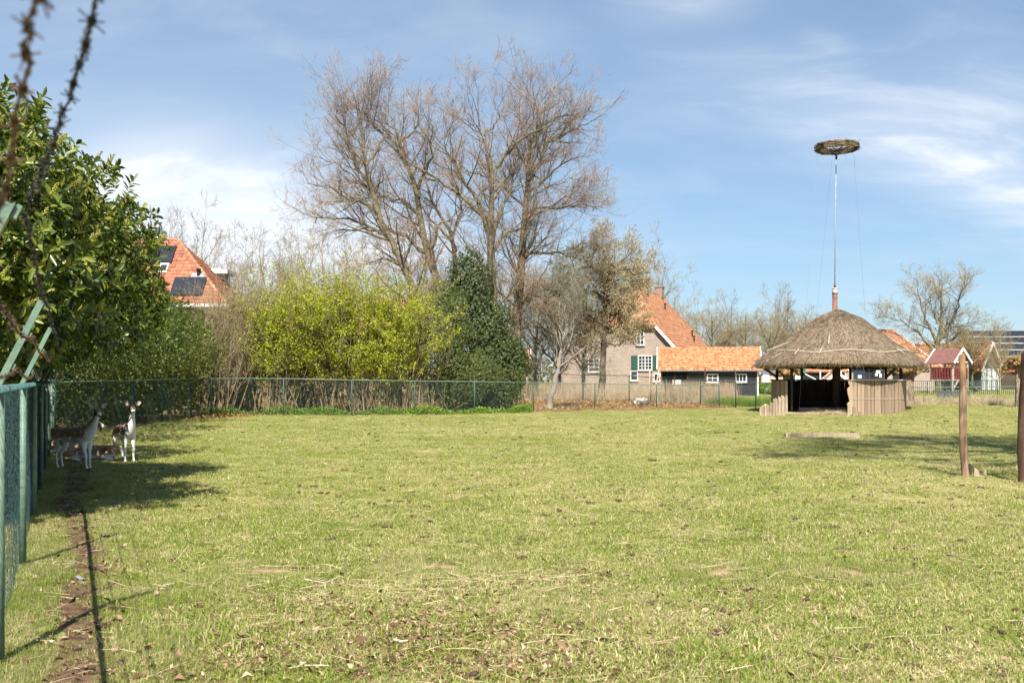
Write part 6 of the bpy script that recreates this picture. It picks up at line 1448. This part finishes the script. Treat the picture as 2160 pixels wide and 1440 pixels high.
# things around the shelter
def post_log(label, px, yf, yt, w, m=None, name='wooden_stake', lean=0.0, d=None):
    p = FP(px, yf) if d is None else GP(px, d); h = EYE+(HY-yt)/FPX*p.y-p.z; r = w/FPX*p.y/2; mb = MB(); k = 9; vs = []
    o = [random.uniform(.85, 1.15) for _ in range(k)]
    for (z, s) in ((-.1, 1.05), (h*.5, 1), (h-.02, .95), (h, .8)):
        for j in range(k): a = 2*math.pi*j/k; vs.append((r*s*o[j]*math.cos(a)+lean*z, r*s*o[j]*math.sin(a), z+(.03*math.sin(a+px) if z > h*.9 else 0)))
    mb.add(vs, [(i*k+j, i*k+(j+1)%k, (i+1)*k+(j+1)%k, (i+1)*k+j) for i in range(3) for j in range(k)]+[tuple(range(3*k, 4*k))])
    ob = tag(mb.build(name, m or M_WOODP, smooth=False), label, 'stake'); ob.location = p; return ob
G_S = 'split stakes left of the shelter entrance'
for i, (px, yt, w) in enumerate(((1604, 858, 6), (1609.5, 855, 6), (1615, 853, 6), (1620, 854, 5.5), (1625.5, 849, 6.5), (1632, 842, 7), (1638.5, 840, 7), (1645, 837, 7), (1651.5, 835, 7.5))):
    tag(post_log(('short ' if i < 5 else 'tall ')+'grey split stake, '+('first', 'second', 'third', 'fourth', 'fifth', 'sixth', 'seventh', 'eighth', 'ninth')[i]+' from the left of the row left of the shelter entrance', px, 877, yt, w, lean=random.uniform(-.05, .06)), group=G_S)
G_R = 'short stakes at the right side of the shelter entrance'
for (px, yf, yt, w, lab) in ((1790, 880, 850, 6, 'stake right of the shelter entrance, leaning on the planks, leftmost of three'), (1801, 880, 858, 6, 'middle one of three stakes right of the shelter entrance'), (1813, 882, 869, 5.5, 'shortest stake standing free right of the shelter entrance')):
    tag(post_log(lab, px, yf, yt, w, lean=.03), group=G_R)
o = MB(); a, b = FP(1708, 870), FP(1750, 868)
for (s, e, r) in (((11.75+.7, 44.4, .17), (14.6, 44.9, .16), .11),): o.tube([(s[0], s[1], .2), (e[0], e[1], .2)], r, 10)
tag(o.build('log', M_WOODP, smooth=True), 'thick pale log lying in the dark on the shelter floor', 'log')
def hay(name, label, cx, cy, cz, rx, ry, n, h):
    q = np.stack([rng.normal(0, rx, n), rng.normal(0, ry, n), np.abs(rng.normal(0, h, n))], 1)+np.array([cx, cy, cz]); az = rng.uniform(0, 6.283, n)
    d = np.stack([np.cos(az), np.sin(az), rng.normal(0, .25, n)], 1); v, f = tubes(lines(q, d, rng.uniform(.08, .25, n), 3, .2, 0), np.full((n, 3), .004), 3)
    tag(link(name, mesh_np(name, v, [f], M_STRAW)), label, None, None, 'stuff')
hay('hay', 'loose hay spilling over the sill of the shelter', 13.6, 42.9, .10, .5, .2, 700, .04)
p = FP(1732, 923); mb = MB(); mb.beam((p.x-.93, p.y, p.z+.05), (p.x+.93, p.y-.15, p.z+.06), .16, .13); tag(mb.build('timber_beam', M_WOODP), 'thick pale timber beam lying on the turf in front of the shelter', 'beam')
# -- stork nest wheel on its mast
def nest_pole():
    d = 46.6; p = GP(1761, d); t = thing('stork_nest_pole', 'stork nest wheel of woven sticks on a tall thin mast above the thatched shelter', 'nest pole', p); s = d/FPX; Z = lambda y: EYE+(HY-y)*s; X = lambda x: (x-CX)*s
    MB().tube([(X(1761), d, p.z), (X(1761), d, Z(621))], .115, 14).build('steel_pipe', M_RUSTPIPE, t, True)
    MB().tube([(X(1761), d, Z(621)), (X(1761), d, Z(609))], .125, 14).tube([(X(1761), d, Z(610)), (X(1761), d, Z(607.5))], .14, 14).build('white_collar', mat('worn_white_band', (.62, .58, .54), (.4, .33, .28), 14, .7), t, True)
    MB().tube([(X(1761), d, Z(608)), (X(1761), d, Z(599))], .05, 10).build('lower_rod', M_RUSTPIPE, t, True)
    MB().tube([(X(1761), d, Z(600)), (X(1762), d, Z(470)), (X(1764), d, Z(318))], .021, 8).build('mast', M_MAST, t, True)
    for (y, w) in ((576, .06), (591, .07)): MB().box((X(1762.3), d-.02, Z(y)), (w, .05, .05)).build('clamp', M_ALU, t)
    MB().tube([(X(1764), d, Z(336)), (X(1764), d, Z(318))], .05, 8).build('top_sleeve', M_DARKIN, t, True)
    cx = X(1765); zb = Z(317); Rr = .90
    for z, r in ((zb, Rr), (zb+.27, Rr*.97)): MB().tube([(cx+r*math.cos(a), d+r*math.sin(a), z) for a in np.linspace(0, 2*math.pi, 49)], .02, 6, cap=False).build('rim', M_WOODD, t, True)
    for k in range(12): a = 2*math.pi*k/12; MB().beam((cx, d, zb-.02), (cx+Rr*math.cos(a), d+Rr*math.sin(a), zb), .025, .03).build('spoke', M_DARKIN, t)
    for k in range(4): a = 2*math.pi*k/4+.5; MB().beam((X(1764), d, Z(327)), (cx+.45*math.cos(a), d+.45*math.sin(a), zb), .025, .025).build('stay', M_DARKIN, t)
    n = 620; a = rng.uniform(0, 2*np.pi, n); L = rng.uniform(.35, .95, n); T = np.linspace(-.5, .5, 6)[None, :]
    ang = a[:, None]+T*L[:, None]/Rr; r = (Rr-.02+rng.normal(0, .05, (n, 1)))+rng.normal(0, .03, (n, 1))*T*2; z = zb+rng.uniform(.0, .25, (n, 1))+T*rng.normal(0, .07, (n, 1))
    pts = np.stack([cx+r*np.cos(ang), d+r*np.sin(ang), z], -1); v, f = tubes(pts, np.full((n, 6), .011)*rng.uniform(.5, 1.4, (n, 1)), 4)
    tag(link('woven_sticks', mesh_np('woven_sticks', v, [f], M_NEST), t), kind='stuff')
    n = 150; a = rng.uniform(0, 2*np.pi, n); r0 = Rr*np.sqrt(rng.uniform(.45, 1, n)); st = np.stack([cx+r0*np.cos(a), d+r0*np.sin(a), zb+rng.uniform(.02, .1, n)], 1); b = rng.uniform(0, 6.28, n)
    keep = r0 > .35; v, f = tubes(lines(st, np.stack([np.cos(b), np.sin(b), rng.normal(0, .05, n)], 1), rng.uniform(.2, .4, n), 3, .1, 0)[keep], np.full((keep.sum(), 3), .007), 3)
    tag(link('nest_floor', mesh_np('nest_floor', v, [f], M_NEST), t), kind='stuff')
    MB().tube([(X(1723), d-.1, Z(314)), (X(1728), d-.1, Z(321)), (X(1733), d-.1, Z(327))], .018, 5).build('loose_stick', M_WOODD, t)
    for (x0, y0, x1, y1) in ((1808, 300, 1813, 295), (1806, 307, 1811, 304)): MB().tube([(X(x0), d-.1, Z(y0)), (X(x1), d-.1, Z(y1))], .012, 5).build('loose_stick', M_WOODD, t)
    for (x0, x1, y1, dd) in ((1722, 1681, 640, -2.5), (1759, 1749, 660, 3), (1779, 1797, 665, -3), (1804, 1850, 650, 2.5)):
        a0 = Vector((X(x0), d+(-.2 if dd < 0 else .2), Z(322))); g = 1.0; k = (Z(322)-gz(0, 40)-.2)/(Z(322)-Z(y1)); e = Vector((a0.x+(X(x1)-a0.x)*k, d+dd, .1)); MB().tube([a0, e], .0045, 4).build('guy_wire', M_ALU, t)
M_MAST = mat('dull_mast', (.36, .37, .38), (.26, .265, .27), 5, .6, 0)
M_NEST = mat('nest_stick', (.34, .26, .17), (.10, .075, .05), 3, .9, 0, 'World', isl=True, spec=.1)
nest_pole()
# -- poles and stumps on the right
def rough_pole(label, px, yf, yt, w, m, topx, group=None):
    p = FP(px, yf); h = EYE+(HY-yt)/FPX*p.y; r = w/FPX*p.y/2; k = 14; n = 16; mb = MB(); vs = []; dx = (topx-px)/FPX*p.y; o = [random.uniform(.93, 1.07) for _ in range(k)]
    for i in range(n):
        f = i/(n-1); z = -.1+(h+.1)*f; cx = dx*f+.022*math.sin(f*5+px); rr = r*(1.06-.2*f)*(1+.06*math.sin(f*17+px))
        for j in range(k): a = 2*math.pi*j/k; vs.append((cx+rr*o[j]*math.cos(a)*(1+.04*math.sin(i*2+j)), rr*o[j]*math.sin(a), z+(.03*math.cos(a+1) if i == n-1 else 0)))
    mb.add(vs, [(i*k+j, i*k+(j+1)%k, (i+1)*k+(j+1)%k, (i+1)*k+j) for i in range(n-1) for j in range(k)]+[tuple((n-1)*k+j for j in range(k))])
    ob = tag(mb.build('wooden_pole', m, smooth=True), label, 'pole'); ob.location = (p.x, p.y, 0); return ob
rough_pole('leaning peeled wooden pole with orange streaks standing alone in the turf', 2039, 1006, 748, 16, M_POLE, 2026)
rough_pole('dark barked wooden pole cut off by the right edge of the view', 2158, 1016, 742, 18, M_POLED, 2159)
post_log('short sawn wooden stump just right of the foot of the peeled pole', 2060, 1006, 990, 11, name='stump'); post_log('smallest dark stump farther right of the peeled pole', 2077, 1002, 992, 8, M_WOOD, name='stump'); post_log('thin dark offcut standing behind the foot of the peeled pole', 2046, 1003, 980, 6, M_WOODD, name='stump')
# -- bits in the second enclosure
def poles_and_logs():
    p = FP(1372, 856)
    for (a, b, l) in (((1370, 855), (1371, 778), 'upright pale pole leaning on nothing beside the stacked logs'), ((1376, 855), (1391, 776), 'slanting pale pole crossing behind the fence post near the logs')):
        q = FP(*a); e = P(b[0], b[1], q.y+.3); mb = MB(); mb.tube([q, e], [.05, .035], 8); tag(mb.build('pale_pole', M_WOODP, smooth=True), l, 'pole')
    labels = ('white ended birch log on top of the little heap', 'birch log lying on the left of the little heap', 'dark log at the right of the little heap')
    for i, (px, z, r, m) in enumerate(((1352, .28, .12, M_WHITEBARK), (1347, .12, .13, M_WHITEBARK), (1359, .11, .12, M_BARKD))):
        q = FP(px, 855); mb = MB(); mb.tube([(q.x-.25, q.y-.1, q.z+z), (q.x+.3, q.y+.2, q.z+z)], r, 9); tag(mb.build('log', m, smooth=True), labels[i]+' behind the back fence', 'log')
M_WHITEBARK = mat('birch_bark', (.62, .58, .52), (.2, .16, .12), 6, .8, .2, 'World')
poles_and_logs()
# ------------------------------------------------------------------ fallow deer
def skin_mesh(name, nodes, edges, root, m, sub=2):
    me = bpy.data.meshes.new(name); me.from_pydata([n[0] for n in nodes], edges, []); o = bpy.data.objects.new(name, me); COL.objects.link(o)
    md = o.modifiers.new('s', 'SKIN'); md.use_smooth_shade = True
    for i, n in enumerate(nodes):
        r = n[1]; me.skin_vertices[0].data[i].radius = (r, r) if isinstance(r, (int, float)) else r
    me.skin_vertices[0].data[root].use_root = True
    s = o.modifiers.new('d', 'SUBSURF'); s.levels = sub; s.render_levels = sub
    bpy.context.view_layer.update(); dg = bpy.context.evaluated_depsgraph_get()
    out = bpy.data.meshes.new_from_object(o.evaluated_get(dg)); bpy.data.objects.remove(o); bpy.data.meshes.remove(me); out.name = name
    out.materials.clear(); out.materials.append(m); return out
def sstep(x, a, b): t = np.clip((x-a)/(b-a), 0, 1); return t*t*(3-2*t)
def deer(label, loc, rz, sc, look, neck_dir=(.36, 0, .93), lying=False, legs=None, group='fallow deer resting in the shade'):
    """body faces local +x; look = direction of the face in local axes"""
    t = thing('fallow_deer', label, 'deer', loc, rz, group); t.scale = (sc,)*3
    h = .30 if lying else 0.0                                        # how far the trunk sinks when lying down
    N = []; E = []
    def add(p, r, prev=None): N.append((Vector(p), r)); i = len(N)-1; (E.append((prev, i)) if prev is not None else None); return i
    z = .62-h if not lying else .20
    pel = add((-.30, 0, z+.0), (.125, .118)); bel = add((-.08, 0, z-.045), (.125, .135), pel); rib = add((.12, 0, z-.045), (.125, .148), bel); che = add((.29, 0, z-.015), (.105, .14), rib)
    nb = add((.39, 0, z+.075), (.082, .105), che); nd = Vector(neck_dir).normalized(); base = Vector((.39, 0, z+.075))
    nl = .31; n1 = add(base+nd*nl*.42, (.058, .068), nb); n2 = add(base+nd*nl*.82, (.046, .05), n1)
    L = Vector(look).normalized(); hd = base+nd*nl+Vector((0, 0, .035)); sk = add(hd, (.068, .07), n2); fa = add(hd+L*.095-Vector((0, 0, .022)), (.055, .052), sk); mz = add(hd+L*.175-Vector((0, 0, .052)), (.034, .032), fa); no = add(hd+L*.215-Vector((0, 0, .062)), (.026, .024), mz)
    rump = add((-.42, 0, z+.0), (.085, .085), pel); tl = add((-.47, 0, z-.06), (.022, .022), rump); add((-.475, 0, z-.16), (.012, .018), tl)
    if not lying:
        for s, fx, hx in ((1, legs[0], legs[2]), (-1, legs[1], legs[3])):
            a = add((.27, .062*s, .46), (.062, .07), che); b = add((.27+fx*.5, .07*s, .315), (.03, .034), a); c = add((.275+fx, .07*s, .26), (.024, .026), b); d = add((.275+fx*1.25, .07*s, .09), (.0155, .017), c); e = add((.29+fx*1.35, .07*s, .035), (.019, .021), d); add((.305+fx*1.35, .07*s, .005), (.018, .02), e)
            a = add((-.29, .07*s, .50), (.075, .095), pel); b = add((-.25+hx*.3, .078*s, .385), (.046, .06), a); c = add((-.345+hx, .075*s, .275), (.022, .028), b); cc = add((-.36+hx, .075*s, .235), (.019, .022), c); d = add((-.335+hx, .075*s, .085), (.0155, .017), cc); e = add((-.32+hx, .075*s, .035), (.019, .021), d); add((-.305+hx, .075*s, .005), (.018, .02), e)
    else:
        for s in (1, -1):
            a = add((.26, .10*s, .12), (.055, .06), che); b = add((.38, .13*s, .06), (.03, .03), a); add((.22, .15*s, .03), (.02, .02), b)
            a = add((-.28, .12*s, .15), (.09, .09), pel); b = add((-.12, .17*s, .08), (.05, .05), a); add((-.33, .19*s, .035), (.025, .025), b)
    me = skin_mesh('body', N, E, 0, M_COAT); n = len(me.vertices); co = np.zeros(n*3); me.vertices.foreach_get('co', co); co = co.reshape(-1, 3)
    x, y, zc = co.T; belly = z-.055
    trunk = 1-sstep(x, .30, .42)
    pale = (1-sstep(zc, belly-.11, belly+.045))                     # underside and legs
    front = sstep(x-.12*(zc-z), .34, .42)*(1-sstep(zc, base.z+nd.z*.22, base.z+nd.z*.30))
    hd_np = np.array(hd); rel = (co-hd_np)@np.array(L)*.94; dist = np.linalg.norm(co-hd_np, axis=1)
    isn = (dist < .26) & (zc > base.z+nd.z*.24)
    nn_ = np.zeros(n*3); me.vertices.foreach_get('normal', nn_); nn_ = nn_.reshape(-1, 3)
    throat = sstep(nn_@np.array([.75, 0, -.35]) if not lying else nn_@np.array([.75, 0, -.35]), -.15, .45)
    neckz = (x > .33) & ~isn
    pale = np.where(neckz, np.maximum(pale, .25+.75*throat), pale)
    pale = np.where(isn, np.maximum(.12*(1-sstep(rel, .0, .1)), sstep(rel, .11, .17)*.75+.8*(1-sstep(zc, hd.z-.10, hd.z-.06))), pale)
    pale = np.maximum(pale, (1-sstep(x, -.46, -.40))*.75)
    if not lying: pale = np.maximum(pale, .88*(1-sstep(zc, .36, .46)))
    spot = np.clip(trunk*sstep(zc, belly-.02, belly+.05), 0, 1)*(~isn)
    for nm, arr in (('pale', pale), ('spot', spot)):
        at = me.attributes.new(nm, 'FLOAT', 'POINT'); at.data.foreach_set('value', np.clip(arr, 0, 1).astype(np.float32))
    body = link('body', me, t, True)
    up = Vector((0, 0, 1)); side = L.cross(up).normalized(); hu = side.cross(L).normalized()
    for s in (-1, 1):
        ax = (side*s*.80+hu*.62-L*.05).normalized(); b0 = hd+side*s*.048+hu*.042-L*.02; w = ax.cross(L).normalized(); mb = MB(); rings = []; k = 9
        for i, (f, ww) in enumerate(((0, .018), (.2, .034), (.45, .040), (.72, .030), (.92, .013), (1, .003))):
            for j in range(k):
                a = math.pi*(j/(k-1)-.5); rings.append(b0+ax*(.135*f)+w*(ww*math.sin(a))-L*(ww*.75*math.cos(a)))
        mb.add(rings, [(i*k+j, i*k+j+1, (i+1)*k+j+1, (i+1)*k+j) for i in range(5) for j in range(k-1)])
        ear = mb.build('ear', M_COATEAR, t, True, True); sm = ear.modifiers.new('thickness', 'SOLIDIFY'); sm.thickness = .006
        mi = MB(); mi.add([b0+ax*(.135*f)+w*(ww*q)-L*(ww*.35*(1-q*q)+.002) for f, ww in ((.12, .020), (.45, .030), (.85, .012)) for q in (-1, 0, 1)], [(i*3+j, i*3+j+1, (i+1)*3+j+1, (i+1)*3+j) for i in range(2) for j in range(2)])
        mi.build('ear_lining', M_EARIN, ear, True, True)
        MB().ball(hd+side*s*.053+hu*.010+L*.066, .0165, k=10, n=8).build('eye', M_EYE, t, True, True)
    MB().ball(hd+L*.236-Vector((0, 0, .057)), .020, sc=(1.1, 1.1, .75), k=10, n=8).build('nose', M_EYE, t, True, True)
    if not lying:
        for s, fx, hx in ((1, legs[0], legs[2]), (-1, legs[1], legs[3])):
            for (hx_, hy_) in ((.312+fx*1.35, .07*s), (-.298+hx, .075*s)):
                MB().add([(hx_-.03, hy_-.018, 0), (hx_+.028, hy_-.014, 0), (hx_+.028, hy_+.014, 0), (hx_-.03, hy_+.018, 0), (hx_-.022, hy_-.015, .028), (hx_+.012, hy_-.011, .032), (hx_+.012, hy_+.011, .032), (hx_-.022, hy_+.015, .028)], [(0, 3, 2, 1), (4, 5, 6, 7), (0, 1, 5, 4), (1, 2, 6, 5), (2, 3, 7, 6), (3, 0, 4, 7)]).build('hoof', M_HOOF, t, local=True)
    return t
M_COATEAR = mat('ear_coat', (.30, .20, .13), (.42, .33, .26), 30, .9)
p = FP(150, 990)
def face_cam(loc, rz, extra=(0, 0, 0)):
    w = (Vector((0, 0, EYE))-(Vector(loc)+Vector((0, 0, .8)))); w.z = 0; w.normalize(); return Matrix.Rotation(-rz, 3, 'Z') @ (w+Vector(extra)).normalized()
rz = R(-22); l1 = (-7.36, 17.2, gz(-7.36, 17.2)); deer('fallow doe standing beside the fence, head turned to the camera, nearest of the deer', l1, rz, 1.0, face_cam(l1, rz, (.12, 0, -.12)), (.50, -.10, .80), legs=(.0, .05, .0, .045))
rz = R(-52); p = FP(263, 972); l2 = (p.x, p.y, p.z); deer('fallow fawn standing right of the doe, white chest in the sun, looking at the camera', l2, rz, .98, face_cam(l2, rz, (.05, 0, -.03)), (.30, -.02, .92), legs=(.02, -.02, .04, -.03))
rz = R(5); l3 = (-8.62, 19.9, gz(-8.62, 19.9)+.07); deer('fallow deer lying behind the doe, pale muzzle pointing right', l3, rz, 1.0, (.95, -.25, -.10), (.40, .0, .85), lying=True)
rz = R(196); l4 = (-7.72, 18.95, gz(-7.72, 18.95)); deer('spotted fallow deer lying curled on the bare soil between the two standing ones', l4, rz, 1.02, (-.5, .3, -.3), (.2, .75, .15), lying=True)
